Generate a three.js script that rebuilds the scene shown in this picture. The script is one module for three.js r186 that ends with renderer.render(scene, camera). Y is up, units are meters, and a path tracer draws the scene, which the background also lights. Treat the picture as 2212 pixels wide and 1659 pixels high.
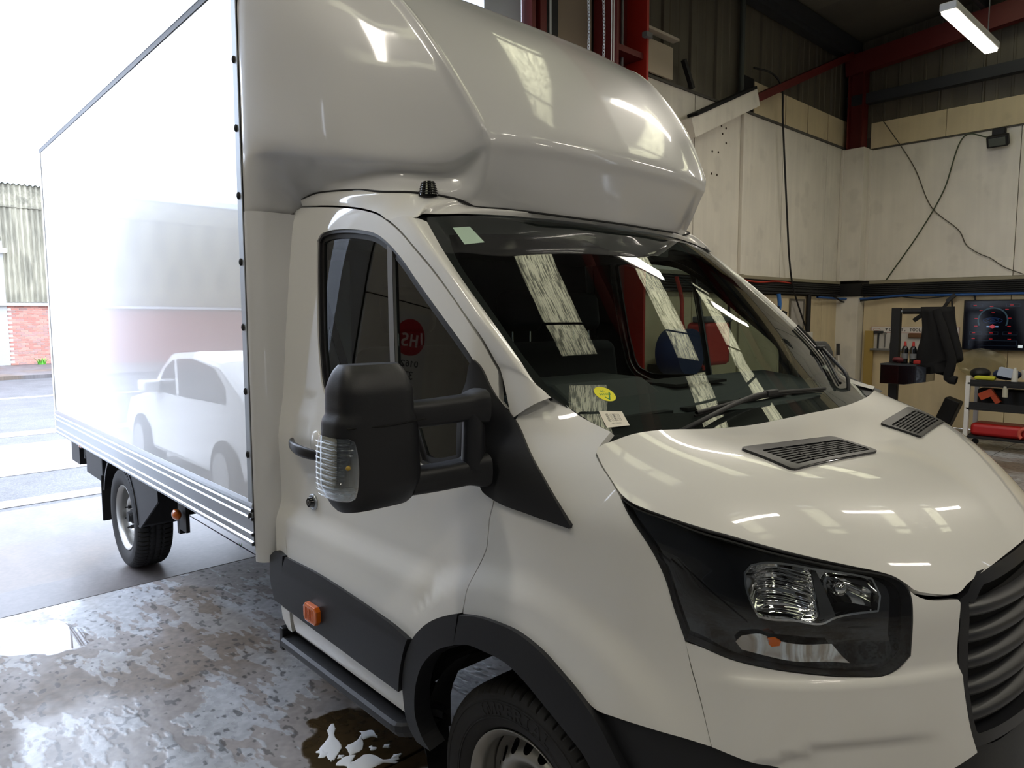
import * as THREE from 'three';
import { mergeGeometries, mergeVertices } from 'three/addons/utils/BufferGeometryUtils.js';
import { RoundedBoxGeometry } from 'three/addons/geometries/RoundedBoxGeometry.js';
import { TessellateModifier } from 'three/addons/modifiers/TessellateModifier.js';
import { TextGeometry } from 'three/addons/geometries/TextGeometry.js';
import { FontLoader } from 'three/addons/loaders/FontLoader.js';
import { RectAreaLightUniformsLib } from 'three/addons/lights/RectAreaLightUniformsLib.js';

// ---------- camera, sky, exposure (x runs forward along the van, y up, z to the van's right-hand side; metres) ----------
RectAreaLightUniformsLib.init();
const scene = new THREE.Scene();
const renderer = new THREE.WebGLRenderer({ antialias: true });
renderer.toneMapping = THREE.LinearToneMapping;
renderer.toneMappingExposure = 1.55;
renderer.shadowMap.enabled = true;
const SKY = 5.3;
scene.background = new THREE.Color(0.84 * SKY, 0.95 * SKY, 1.16 * SKY);   // plain bright overcast
const camera = new THREE.PerspectiveCamera(57.42, 4 / 3, 0.05, 200);
{
  const yaw = THREE.MathUtils.degToRad(222.82), pitch = THREE.MathUtils.degToRad(-5.607), roll = THREE.MathUtils.degToRad(-0.307);
  const f = new THREE.Vector3(Math.cos(pitch) * Math.cos(yaw), Math.sin(pitch), Math.cos(pitch) * Math.sin(yaw));
  const r = new THREE.Vector3().crossVectors(f, new THREE.Vector3(0, 1, 0)).normalize(), u = new THREE.Vector3().crossVectors(r, f);
  camera.position.set(1.316, 1.72, 2.214);
  camera.up.copy(r.clone().multiplyScalar(-Math.sin(roll)).add(u.clone().multiplyScalar(Math.cos(roll))));
  camera.lookAt(camera.position.clone().add(f));
}
scene.add(camera);
const LAMP = 31;                                  // radiance of the strip lights
const LAMP_COLOR = new THREE.Color(1.0, 0.925, 0.81);

// ---------- helpers ----------
let seed = 12345;
const rnd = () => { seed = (seed * 1664525 + 1013904223) >>> 0; return seed / 4294967296; };
const rr = (a, b) => a + (b - a) * rnd();
const V = (x, y, z) => new THREE.Vector3(x, y, z);
const lerp = (a, b, t) => a + (b - a) * t;
const clamp = (x, a, b) => Math.min(b, Math.max(a, x));
const sstep = (a, b, x) => { const t = clamp((x - a) / (b - a), 0, 1); return t * t * (3 - 2 * t); };
const taken = new Map();
const numbered = (n) => { const k = taken.get(n) ?? 0; taken.set(n, k + 1); return k ? n + '_' + String(k).padStart(3, '0') : n; };
function tag(o, label, category, group) { Object.assign(o.userData, { label, category }); if (group) o.userData.group = group; return o; }
function group(name, parent = scene, pos) { const g = new THREE.Group(); g.name = parent === scene ? numbered(name) : name; if (pos) g.position.set(...pos); parent.add(g); return g; }
function mesh(name, geo, mat, parent = scene) {
  const g = Array.isArray(geo) ? (geo.length > 1 ? mergeGeometries(geo.map((q) => { const p = q.index ? q.toNonIndexed() : q.clone(); for (const a of Object.keys(p.attributes)) if (!['position', 'normal', 'uv'].includes(a)) p.deleteAttribute(a); return p; })) : geo[0]) : geo;
  const m = new THREE.Mesh(g, mat); m.name = parent === scene ? numbered(name) : name; m.castShadow = m.receiveShadow = true; parent.add(m); return m;
}
function thing(name, label, category, pos, grp) { const g = group(name, scene, pos); return tag(g, label, category, grp); }
function struct(o) { o.userData.kind = 'structure'; return o; }
const box = (x0, x1, y0, y1, z0, z1) => { const g = new THREE.BoxGeometry(x1 - x0, y1 - y0, z1 - z0); g.translate((x0 + x1) / 2, (y0 + y1) / 2, (z0 + z1) / 2); return boxUV(g); };
const rbox = (x0, x1, y0, y1, z0, z1, r = 0.005, s = 2) => { const g = new RoundedBoxGeometry(x1 - x0, y1 - y0, z1 - z0, s, r); g.translate((x0 + x1) / 2, (y0 + y1) / 2, (z0 + z1) / 2); return boxUV(g); };
function boxUV(g) {           // uv in metres by the dominant axis
  const p = g.attributes.position, n = g.attributes.normal, uv = new Float32Array(p.count * 2);
  for (let i = 0; i < p.count; i++) {
    const ax = Math.abs(n.getX(i)), ay = Math.abs(n.getY(i)), az = Math.abs(n.getZ(i));
    const [u, v] = ay >= ax && ay >= az ? [p.getX(i), p.getZ(i)] : ax >= az ? [p.getZ(i), p.getY(i)] : [p.getX(i), p.getY(i)];
    uv[2 * i] = u; uv[2 * i + 1] = v;
  }
  g.setAttribute('uv', new THREE.BufferAttribute(uv, 2)); return g;
}
const tube = (pts, r, seg = 0, rad = 8, closed = false) => new THREE.TubeGeometry(new THREE.CatmullRomCurve3(pts.map((p) => Array.isArray(p) ? V(...p) : p), closed, 'centripetal'), seg || pts.length * 6, r, rad, closed);
const cyl = (r0, r1, h, x, y, z, axis = 'y', seg = 20) => { const g = new THREE.CylinderGeometry(r1, r0, h, seg); if (axis === 'x') g.rotateZ(-Math.PI / 2); if (axis === 'z') g.rotateX(Math.PI / 2); g.translate(x, y, z); return g; };
function bar(a, b, w, d = w) {   // a square bar between two points
  const A = V(...a), B = V(...b), L = A.distanceTo(B), g = new THREE.BoxGeometry(w, d, L);
  g.applyMatrix4(new THREE.Matrix4().lookAt(A, B, Math.abs(B.y - A.y) > 0.99 * L ? V(1, 0, 0) : V(0, 1, 0)).setPosition(A.add(B).multiplyScalar(0.5))); return boxUV(g);
}
function extr(pts, depth, bevel = 0) {  // outline in xy, extruded in z
  return new THREE.ExtrudeGeometry(new THREE.Shape(pts.map(([x, y]) => new THREE.Vector2(x, y))), { depth, bevelEnabled: bevel > 0, bevelSize: bevel, bevelThickness: bevel, bevelSegments: 2, bevelOffset: -bevel });
}
// closed outline through the points, rounded where it bends gently and sharp at corners
function smooth(poly, step = 0.012, corner = 38) {
  const n = poly.length, out = [], P = (i) => poly[(i + n) % n];
  const sharp = poly.map((p, i) => { const a = P(i - 1), b = P(i + 1), u = [p[0] - a[0], p[1] - a[1]], v = [b[0] - p[0], b[1] - p[1]]; return Math.abs(Math.atan2(u[0] * v[1] - u[1] * v[0], u[0] * v[0] + u[1] * v[1])) > corner * Math.PI / 180; });
  for (let i = 0; i < n; i++) {
    const p1 = P(i), p2 = P(i + 1), p0 = sharp[i] ? p1 : P(i - 1), p3 = sharp[(i + 1) % n] ? p2 : P(i + 2), L = Math.hypot(p2[0] - p1[0], p2[1] - p1[1]), k = Math.max(1, Math.round(L / step));
    const l0 = Math.hypot(p1[0] - p0[0], p1[1] - p0[1]) || L, l3 = Math.hypot(p3[0] - p2[0], p3[1] - p2[1]) || L;
    const m1 = [0, 1].map((c) => p0 === p1 ? p2[c] - p1[c] : ((p1[c] - p0[c]) / l0 + (p2[c] - p1[c]) / L) / 2 * L), m2 = [0, 1].map((c) => p3 === p2 ? p2[c] - p1[c] : ((p2[c] - p1[c]) / L + (p3[c] - p2[c]) / l3) / 2 * L);
    for (let j = 0; j < k; j++) { const t = j / k, t2 = t * t, t3 = t2 * t; out.push([0, 1].map((c) => (2 * t3 - 3 * t2 + 1) * p1[c] + (t3 - 2 * t2 + t) * m1[c] + (3 * t2 - 2 * t3) * p2[c] + (t3 - t2) * m2[c])); }
  }
  return out;
}
function clipCell(poly, x0, x1, y0, y1) {
  let p = poly;
  for (const [c, v, s] of [[0, x0, 1], [0, x1, -1], [1, y0, 1], [1, y1, -1]]) {
    const q = []; 
    for (let i = 0; i < p.length; i++) {
      const a = p[i], b = p[(i + 1) % p.length], da = (a[c] - v) * s, db = (b[c] - v) * s;
      if (da >= 0) q.push(a);
      if ((da > 0 && db < 0) || (da < 0 && db > 0)) { const t = da / (da - db); q.push([a[0] + (b[0] - a[0]) * t, a[1] + (b[1] - a[1]) * t]); }
    }
    p = q; if (!p.length) return p;
  }
  return p;
}
const inside = (poly, x, y) => { let c = false; for (let i = 0, j = poly.length - 1; i < poly.length; j = i++) { const a = poly[i], b = poly[j]; if ((a[1] > y) !== (b[1] > y) && x < (b[0] - a[0]) * (y - a[1]) / (b[1] - a[1]) + a[0]) c = !c; } return c; };
// a sheet cut to an outline on the surface f(u, v); its edge is turned in by `depth`
function patch(poly, f, { h = 0.03, depth = 0.015, flip = 1, hole = null, offset = 0 } = {}) {
  const pos = [], nor = [], uvs = [], e = 0.002;
  const N = (u, v) => { const a = f(u + e, v).sub(f(u - e, v)), b = f(u, v + e).sub(f(u, v - e)); return a.cross(b).normalize().multiplyScalar(flip); };
  const F = (u, v, d = 0) => { const p = f(u, v), k = d + offset; return k ? p.addScaledVector(N(u, v), k) : p; };
  let loop = poly;
  if (hole) {    // joined to the outline by a bridge
    let best = [1e9, 0, 0]; poly.forEach((a, i) => hole.forEach((b, j) => { const d = Math.hypot(a[0] - b[0], a[1] - b[1]); if (d < best[0]) best = [d, i, j]; }));
    const area = (p) => p.reduce((s, a, i) => { const b = p[(i + 1) % p.length]; return s + a[0] * b[1] - a[1] * b[0]; }, 0);
    const hh = area(poly) * area(hole) > 0 ? [...hole].reverse() : [...hole], j0 = area(poly) * area(hole) > 0 ? hole.length - 1 - best[2] : best[2], rot = [...hh.slice(j0), ...hh.slice(0, j0), hh[j0]];
    loop = [...poly.slice(0, best[1] + 1), ...rot, ...poly.slice(best[1])];
  }
  const tri = (a, b, c) => {
    const A = F(...a), B = F(...b), C = F(...c), n = N((a[0] + b[0] + c[0]) / 3, (a[1] + b[1] + c[1]) / 3), g = B.clone().sub(A).cross(C.clone().sub(A));
    if (g.length() < 1e-10) return;
    const order = g.dot(n) > 0 ? [[a, A], [b, B], [c, C]] : [[a, A], [c, C], [b, B]];
    for (const [q, P] of order) { pos.push(P.x, P.y, P.z); const m = N(...q); nor.push(m.x, m.y, m.z); uvs.push(q[0], q[1]); }
  };
  let x0 = 1e9, x1 = -1e9, y0 = 1e9, y1 = -1e9; for (const [x, y] of loop) { x0 = Math.min(x0, x); x1 = Math.max(x1, x); y0 = Math.min(y0, y); y1 = Math.max(y1, y); }
  const i0 = Math.floor(x0 / h), i1 = Math.ceil(x1 / h), j0 = Math.floor(y0 / h), j1 = Math.ceil(y1 / h);
  const crossed = new Set();
  for (let k = 0; k < loop.length; k++) { const a = loop[k], b = loop[(k + 1) % loop.length], L = Math.hypot(b[0] - a[0], b[1] - a[1]), m = Math.max(1, Math.ceil(L / (h / 5))); for (let q = 0; q <= m; q++) { const x = lerp(a[0], b[0], q / m), y = lerp(a[1], b[1], q / m); crossed.add(Math.floor(x / h) + ',' + Math.floor(y / h)); } }
  for (let i = i0; i < i1; i++) for (let j = j0; j < j1; j++) {
    const a = i * h, b = a + h, c = j * h, d = c + h; let near = false;
    for (let p = -1; p <= 1 && !near; p++) for (let q = -1; q <= 1; q++) if (crossed.has((i + p) + ',' + (j + q))) { near = true; break; }
    if (!near) { if (inside(loop, a + h / 2, c + h / 2)) { tri([a, c], [b, c], [b, d]); tri([a, c], [b, d], [a, d]); } continue; }
    const cl = clipCell(loop, a, b, c, d); if (cl.length < 3) continue;
    const cp = cl.filter((p, k) => { const q = cl[(k + 1) % cl.length]; return Math.hypot(p[0] - q[0], p[1] - q[1]) > 1e-7; }); if (cp.length < 3) continue;
    const vs = cp.map((p) => new THREE.Vector2(p[0], p[1]));
    if (THREE.ShapeUtils.area(vs) < 0) { vs.reverse(); cp.reverse(); }
    for (const t of THREE.ShapeUtils.triangulateShape(vs, [])) tri(cp[t[0]], cp[t[1]], cp[t[2]]);
  }
  if (depth) for (const lp of hole ? [poly, hole] : [poly]) for (let k = 0; k < lp.length; k++) {
    const a = lp[k], b = lp[(k + 1) % lp.length], A = F(...a), B = F(...b), C = F(b[0], b[1], -depth), D = F(a[0], a[1], -depth), n = B.clone().sub(A).cross(D.clone().sub(A)).normalize();
    if (!isFinite(n.x)) continue;
    for (const [P, q] of [[A, a], [B, b], [C, b], [A, a], [C, b], [D, a]]) { pos.push(P.x, P.y, P.z); nor.push(n.x, n.y, n.z); uvs.push(q[0], q[1]); }
  }
  const g = new THREE.BufferGeometry();
  g.setAttribute('position', new THREE.Float32BufferAttribute(pos, 3)); g.setAttribute('normal', new THREE.Float32BufferAttribute(nor, 3)); g.setAttribute('uv', new THREE.Float32BufferAttribute(uvs, 2)); return g;
}
// rows x columns of points -> smooth indexed sheet
function sheet(rows, flip = false, closeU = false) {
  const R = rows.length, C = rows[0].length, pos = [], uv = [], idx = [];
  rows.forEach((r, i) => r.forEach((p, j) => { pos.push(p.x, p.y, p.z); uv.push(j / (C - 1), i / (R - 1)); }));
  for (let i = 0; i < R - 1; i++) for (let j = 0; j < C - 1 + (closeU ? 1 : 0); j++) { const a = i * C + j, b = i * C + (j + 1) % C, c = a + C, d = b + C; idx.push(...(flip ? [a, c, b, b, c, d] : [a, b, c, b, d, c])); }
  const g = new THREE.BufferGeometry(); g.setAttribute('position', new THREE.Float32BufferAttribute(pos, 3)); g.setAttribute('uv', new THREE.Float32BufferAttribute(uv, 2)); g.setIndex(idx); g.computeVertexNormals(); return g;
}
function mirrorZ(g) {
  const m = g.index ? g.toNonIndexed() : g.clone();
  for (const k of ['position', 'normal']) { const a = m.attributes[k]; for (let i = 0; i < a.count; i++) a.setZ(i, -a.getZ(i)); }
  for (const k of Object.keys(m.attributes)) { const a = m.attributes[k], s = a.itemSize; for (let i = 0; i < a.count; i += 3) for (let c = 0; c < s; c++) { const t = a.array[(i + 1) * s + c]; a.array[(i + 1) * s + c] = a.array[(i + 2) * s + c]; a.array[(i + 2) * s + c] = t; } }
  return m;
}
const catmull = (P, t) => { // value(s) through knots P at real index t
  const n = P.length - 1, i = clamp(Math.floor(t), 0, n - 1), u = t - i, g = (k) => P[clamp(k, 0, n)], c = (a, b, d, e) => 0.5 * (2 * b + (d - a) * u + (2 * a - 5 * b + 4 * d - e) * u * u + (3 * b - a - 3 * d + e) * u ** 3);
  return Array.isArray(P[0]) ? P[0].map((_, k) => c(g(i - 1)[k], g(i)[k], g(i + 1)[k], g(i + 2)[k])) : c(g(i - 1), g(i), g(i + 1), g(i + 2));
};
function table(tab) {   // smooth curve through (x, y) pairs
  return (x) => {
    const n = tab.length; if (x <= tab[0][0]) return tab[0][1]; if (x >= tab[n - 1][0]) return tab[n - 1][1];
    let i = 0; while (tab[i + 1][0] < x) i++;
    const m = (j) => j <= 0 || j >= n - 1 ? 0 : (tab[j + 1][1] - tab[j - 1][1]) / (tab[j + 1][0] - tab[j - 1][0]), h = tab[i + 1][0] - tab[i][0], t = (x - tab[i][0]) / h;
    return (2 * t ** 3 - 3 * t * t + 1) * tab[i][1] + (t ** 3 - 2 * t * t + t) * h * m(i) + (3 * t * t - 2 * t ** 3) * tab[i + 1][1] + (t ** 3 - t * t) * h * m(i + 1);
  };
}
// noise
const hash = (x, y, s) => { let h = (x * 374761393 + y * 668265263 + s * 974634777) | 0; h = Math.imul(h ^ (h >>> 13), 1274126177); return ((h ^ (h >>> 16)) >>> 0) / 4294967296; };
function vnoise(x, y, s, per) { const i = Math.floor(x), j = Math.floor(y), u = x - i, v = y - j, a = u * u * (3 - 2 * u), b = v * v * (3 - 2 * v), w = (k) => per ? ((k % per) + per) % per : k; const h = (p, q) => hash(w(p), w(q), s); return lerp(lerp(h(i, j), h(i + 1, j), a), lerp(h(i, j + 1), h(i + 1, j + 1), a), b); }
function fbm(x, y, s, oct = 4, per = 0) { let f = 0, a = 0.5, t = 0; for (let o = 0; o < oct; o++) { f += a * vnoise(x, y, s + o, per); t += a; x *= 2; y *= 2; per *= 2; a *= 0.5; } return f / t; }
function dataTex(size, fn, { srgb = true, repeat = [1, 1] } = {}) {   // fn(u, v) -> [r, g, b] 0..1 
  const d = new Uint8Array(size * size * 4);
  for (let j = 0; j < size; j++) for (let i = 0; i < size; i++) { const c = fn(i / size, j / size), k = 4 * (j * size + i); d[k] = clamp(c[0], 0, 1) * 255; d[k + 1] = clamp(c[1], 0, 1) * 255; d[k + 2] = clamp(c[2], 0, 1) * 255; d[k + 3] = 255; }
  const t = new THREE.DataTexture(d, size, size); t.magFilter = THREE.LinearFilter; t.minFilter = THREE.LinearMipmapLinearFilter; t.generateMipmaps = true; t.wrapS = t.wrapT = THREE.RepeatWrapping; t.repeat.set(...repeat); if (srgb) t.colorSpace = THREE.SRGBColorSpace; t.needsUpdate = true; return t;
}
function canvasTex(w, h, draw) { const c = document.createElement('canvas'); c.width = w; c.height = h; draw(c.getContext('2d'), w, h); const t = new THREE.CanvasTexture(c); t.colorSpace = THREE.SRGBColorSpace; return t; }
const std = (color, roughness = 0.6, extra = {}) => new THREE.MeshStandardMaterial({ color, roughness, ...extra });
const phys = (color, roughness, extra = {}) => new THREE.MeshPhysicalMaterial({ color, roughness, ...extra });

// ---------- shared materials ----------
const speck = dataTex(256, (u, v) => { const n = 0.5 + 0.5 * (fbm(u * 64, v * 64, 3, 3, 64) - 0.5); return [n, n, n]; }, { srgb: false, repeat: [3, 3] });
const M = {
  paint: phys('#e4e3df', 0.35, { clearcoat: 1, clearcoatRoughness: 0.03 }),
  grp: phys('#d3d3d3', 0.4, { clearcoat: 1, clearcoatRoughness: 0.06 }),
  panel: phys('#e2e3e6', 0.35, { clearcoat: 1, clearcoatRoughness: 0.02 }),
  alu: std('#b9bec4', 0.35, { metalness: 0.85 }),
  aluDull: std('#a8adb2', 0.5, { metalness: 0.7 }),
  steel: std('#8d9094', 0.35, { metalness: 0.9 }),
  rim: std('#a9a8a4', 0.38, { metalness: 0.75 }),
  chrome: std('#e8e8e8', 0.06, { metalness: 1 }),
  trim: std('#15161a', 0.5, { bumpMap: speck, bumpScale: 0.0003 }),
  trimDark: std('#0c0c0e', 0.55),
  satin: std('#1c1d21', 0.38),
  gloss: phys('#06070a', 0.12, { clearcoat: 1, clearcoatRoughness: 0.03 }),
  rubber: std('#1b1b1c', 0.75),
  tyre: std('#1d1c1c', 0.72, { bumpMap: speck, bumpScale: 0.0004 }),
  liner: std('#070708', 0.9),
  grey: std('#6b6a69', 0.55),
  glass: phys('#e2ece8', 0.01, { transmission: 1, ior: 1.5, thickness: 0, side: THREE.DoubleSide }),
  tint: phys('#aebcbe', 0.01, { transmission: 1, ior: 1.5, thickness: 0, side: THREE.DoubleSide }),
  clear: phys('#f2f5f6', 0.01, { transmission: 1, ior: 1.5, thickness: 0, side: THREE.DoubleSide }),
  amber: phys('#d8660a', 0.25, { clearcoat: 1 }),
  cabin: std('#1a1c1e', 0.7),
  seat: std('#141416', 0.9),
  white: std('#d8d6d0', 0.5),
  redSteel: std('#5c1410', 0.55),
  redBright: std('#a3261a', 0.5),
  darkSteel: std('#2a2c30', 0.6),
  black: std('#0b0b0c', 0.6),
};
// ---------- the place: workshop shell, yard, building across the yard ----------
const XW = -3.545, ZL = -9.75, ZR = 8.2, XF = 9.0;            // door wall, left wall, right wall, far end
// concrete: worn pale paint over brownish slab, wet in places
const flake = (x, z) => { const a = fbm(x * .9 + 3, z * 1.6 + 7, 11, 5), b = fbm(x * 4 + z * 3, z * 11, 21, 5), c = fbm(x * 16 + z * 12, z * 46, 31, 3); return a * .4 + b * .4 + c * .2; };
const FS = 6;   // metres that one floor picture covers
const puddle = (x, z) => {   // dirty water by the front wheel and a clean pool at the threshold
  const n = fbm(x * 7, z * 7, 91, 4) - .5, a = 1 - Math.hypot((x + 1.03) / .34, (z - .82) / .24) + n * 1.1, b = 1 - Math.hypot((x + 3.08) / .26, (z - 1.6) / .17) + n * 1.3, c = 1 - Math.hypot((x + 1.75) / .6, (z - 2.2) / .22) + n * 1.6;
  return [a, b, c];
};
const floorXZ = (u, v) => [u * FS - 4.6, v * FS - 2.0];
const floorMap = dataTex(2048, (u, v) => {
  const [x, z] = floorXZ(u, v), f = flake(x, z), g = fbm(x * 40, z * 40, 41, 2), st = fbm(x * 1.3 + 9, z * 2.4, 51, 4), [pa] = puddle(x, z);
  const paint = sstep(.485, .505, f), k = .9 + .2 * (g - .5) * 2 * .5;
  let c = [lerp(.61, .72, paint), lerp(.585, .73, paint), lerp(.575, .75, paint)];
  const br = sstep(.56, .7, st) * .55 * (1 - .4 * paint); c = [lerp(c[0], .40, br), lerp(c[1], .33, br), lerp(c[2], .25, br)];
  const pit = sstep(.70, .76, fbm(x * 26, z * 40, 61, 2)); c = c.map((q) => q * (1 - .35 * pit));
  const dirty = sstep(0, .12, pa); c = [lerp(c[0], .27, dirty), lerp(c[1], .22, dirty), lerp(c[2], .15, dirty)];
  return c.map((q) => q * k);
});
const floorRough = dataTex(1024, (u, v) => {
  const [x, z] = floorXZ(u, v), f = flake(x, z), [pa, pb, pc] = puddle(x, z), wet = fbm(x * 1.1 + 5, z * 1.8 + 1, 71, 4), pool = Math.max(sstep(0, .1, pa), sstep(0, .08, pb));
  let r = lerp(.6, .36, sstep(.46, .62, wet)) + .12 * (fbm(x * 30, z * 44, 81, 2) - .5) - .08 * sstep(.485, .505, f); r = lerp(r, .2, .6 * sstep(.1, .3, pc)); r = lerp(r, .02, pool); return [0, r, 0];
}, { srgb: false });
const floorBump = dataTex(1024, (u, v) => { const [x, z] = floorXZ(u, v), f = flake(x, z), [pa, pb] = puddle(x, z), pool = Math.max(sstep(0, .1, pa), sstep(0, .08, pb)), h = .45 * sstep(.48, .51, f) + .4 * fbm(x * 30, z * 44, 81, 3); const q = lerp(h, .5, pool); return [q, q, q]; }, { srgb: false });
const floorMat = std('#ffffff', 1, { map: floorMap, roughnessMap: floorRough, bumpMap: floorBump, bumpScale: .0022 });
const apronMap = dataTex(1024, (u, v) => { const x = u * 4, z = v * 4, a = fbm(x * 2, z * 6, 101, 5), g = fbm(x * 50, z * 50, 111, 2), s = fbm(x * 1.2, z * 1.2, 121, 3), c = [.36, .34, .335].map((q, i) => q * (.75 + .35 * a + .18 * (g - .5)) * lerp(1, [1, .92, .8][i], sstep(.5, .7, s))); return c; });
const apronMat = std('#ffffff', .42, { map: apronMap, bumpMap: apronMap, bumpScale: .003 });
const asphaltMap = dataTex(512, (u, v) => { const g = fbm(u * 200, v * 200, 131, 2, 200), a = fbm(u * 8, v * 8, 141, 3, 8), q = .22 + .24 * (g - .5) + .10 * a; return [q, q * .99, q]; });
const asphaltMat = std('#ffffff', .6, { map: asphaltMap, bumpMap: asphaltMap, bumpScale: .004 });
function slab(x0, x1, z0, z1, mat, scale, ox = 0, oz = 0, top = 0, thick = .12) { const g = new RoundedBoxGeometry(x1 - x0, thick, z1 - z0, 1, .004); g.translate((x0 + x1) / 2, top - thick / 2, (z0 + z1) / 2); const p = g.attributes.position, uv = g.attributes.uv; for (let i = 0; i < p.count; i++) uv.setXY(i, (p.getX(i) - ox) / scale, (p.getZ(i) - oz) / scale); return g; }
const floor = struct(group('floor'));
for (const [x0, x1] of [[XW + .008, -.875], [-.865, 2.2], [2.21, 5.6], [5.61, XF]]) for (const [z0, z1] of [[ZL, -6.2], [-6.19, -2.6], [-2.59, 3.0], [3.01, ZR]]) mesh('concrete_slab', slab(x0, x1, z0, z1, floorMat, FS, -4.6, -2.0), floorMat, floor);
mesh('sub_base', box(XW - 3, XF, -.2, -.1, ZL, ZR), M.liner, floor);
const yard = struct(group('yard'));
for (const [x0, x1] of [[-6.28, XW - .008]]) for (const [z0, z1] of [[-14, -2.6], [-2.59, .215], [.225, 3.4], [3.41, 14]]) mesh('apron_slab', slab(x0, x1, z0, z1, apronMat, 4, 0, 0, -.004), apronMat, yard);
mesh('asphalt', slab(-22.9, -6.29, -40, 40, asphaltMat, 2, 0, 0, -.012), asphaltMat, yard);
mesh('concrete_strip', slab(-10.3, -8.6, -40, 40, apronMat, 4, 0, 0, -.008, .1), apronMat, yard);
const pave = std('#ffffff', .6, { map: apronMap }); pave.color.set('#ffffff');
mesh('far_pavement', slab(-28.3, -22.6, -40, 40, pave, 4, 0, 0, .1, .2), pave, yard);
const lineMat = std('#8a8784', .55, { bumpMap: apronMap, bumpScale: .002 });
for (const [a, b] of [[-11.55, -11.05], [-8.58, -7.98], [-6.72, -6.42], [-17.2, -16.9]]) mesh('painted_line', box(a, b, -.012, -.006, -40, 40), lineMat, yard);
// weeds in the joint
const leafMat = std('#4c8f24', .7, { side: THREE.DoubleSide });
function weed(name, x, z, n, r, label) {
  const gs = []; for (let k = 0; k < n; k++) { const a = rr(0, 6.28), l = rr(.5, 1) * r, q = new THREE.PlaneGeometry(l * .22, l, 1, 3), p = q.attributes.position; for (let i = 0; i < p.count; i++) { const t = (p.getY(i) / l + .5); p.setXYZ(i, p.getX(i) * (1 - .85 * t), t * l * .75, t * t * l * .6); } q.computeVertexNormals(); q.rotateY(a); q.translate(rr(-.3, .3) * r, 0, rr(-.3, .3) * r); gs.push(q); }
  const w = mesh(name, gs, leafMat); w.position.set(x, 0, z); tag(w, label, 'plant'); return w;
}
weed('weed_tuft', -3.56, .2, 26, .06, 'small green weed where the floor joints meet beside the van corner');
weed('weed_tuft', -3.85, .22, 10, .035, 'low green weeds along the joint between van wheel and corner');
const bw = weed('weed_tuft', -27.7, -2.35, 30, .34, 'bright green weed at the foot of the brick wall'); bw.position.y = .1;

// walls: boarded below, steel sheet above
const boardTex = dataTex(512, (u, v) => { const a = fbm(u * 6, v * 6, 151, 5, 6), s = fbm(u * 40, v * 3, 161, 3, 40), d = sstep(.62, .8, fbm(u * 9, v * 9, 171, 4, 9)); const q = .87 + .08 * (a - .5) + .05 * (s - .5) - .035 * d; return [q, q * .975, q * .92]; });
boardTex.repeat.set(.4, .4);
const boardMat = std('#ffffff', .55, { map: boardTex });
const lowMat = std('#f3e6c8', .6, { map: boardTex });
const steelTex = dataTex(256, (u, v) => { const a = fbm(u * 5, v * 5, 181, 4, 5), s = fbm(u * 60, v * 2, 191, 2, 60), q = .62 + .15 * (a - .5) + .12 * (s - .5); return [q * .97, q * .95, q * .9]; }); steelTex.repeat.set(.3, .3);
const sheetMat = std('#a39c8e', .5, { map: steelTex, metalness: .1 });
const seamMat = std('#b9b2a2', .5);
const ledgeMat = std('#4f4c45', .7);
function ribSheet(w, h) {  // steel cladding sheet with two fine ribs and a raised seam at one edge
  const pr = [[0, 0], [.012, -.028], [.03, -.028], [.042, 0]]; for (const c of [.33, .66]) pr.push([w * c - .02, 0], [w * c - .012, -.006], [w * c + .012, -.006], [w * c + .02, 0]); pr.push([w, 0], [w, .012], [0, .012]);
  const g = extr(pr, h); g.rotateX(-Math.PI / 2); return boxUV(g);   // runs along +x, stands on y, faces +z
}
// --- door wall (x = XW), opening for the roller door between z = -2.0 and 2.25
const wallB = struct(group('wall_back'));
mesh('outer_wall', [box(XW - .25, XW - .06, 0, 6.1, ZL - .3, -3.4), box(XW - .25, XW - .06, 0, 6.1, 2.25, ZR), box(XW - .25, XW - .06, 5.6, 6.6, -3.4, ZR)], sheetMat, wallB);
mesh('door_reveal', box(XW - .35, XW - .02, 0, 5.4, -2.45, -2.0), std('#a9abae', .5), wallB);
mesh('door_reveal', box(XW - .35, XW - .02, 0, 5.6, 2.25, 2.45), std('#a9abae', .5), wallB);
mesh('boarding', [box(XW - .05, XW - .01, 0, 5.4, -3.42, -2.88)], std('#8d7d6a', .7), wallB);
for (const [z0, z1] of [[-5.3, -4.12], [-6.4, -5.31], [-7.55, -6.45], [-8.98, -7.56], [-9.62, -8.99]]) { mesh('wall_panel', rbox(XW - .03, XW, 2.24, 4.34, z0 + .003, z1 - .003, .004), boardMat, wallB); mesh('lower_wall_panel', rbox(XW - .03, XW + .005, 0, 1.99, z0 + .003, z1 - .003, .004), lowMat, wallB); }
mesh('wall_panel', rbox(XW - .03, XW, 2.24, 4.34, 2.47, ZR - .01, .004), boardMat, wallB); mesh('lower_wall_panel', rbox(XW - .03, XW, 0, 2.23, 2.47, ZR - .01, .004), boardMat, wallB);
mesh('cover_strip', rbox(XW, XW + .05, 2.24, 4.32, -6.48, -6.37, .01), boardMat, wallB);
mesh('ledge', [box(XW - .03, XW + .02, 4.34, 4.37, -9.7, -6.48), box(XW - .03, XW + .02, 4.33, 4.36, -5.85, -4.1)], ledgeMat, wallB);
for (const [z0, z1] of [[-7.6, -6.72], [-8.3, -7.62], [-9.0, -8.32], [-9.75, -9.02]]) mesh('upper_panel', rbox(XW - .04, XW - .01, 4.38, 4.79, z0 + .004, z1 - .004, .003), lowMat, wallB);
mesh('dark_recess', box(XW - .05, XW - .02, 4.37, 4.82, -6.71, -6.35), M.liner, wallB);
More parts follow.
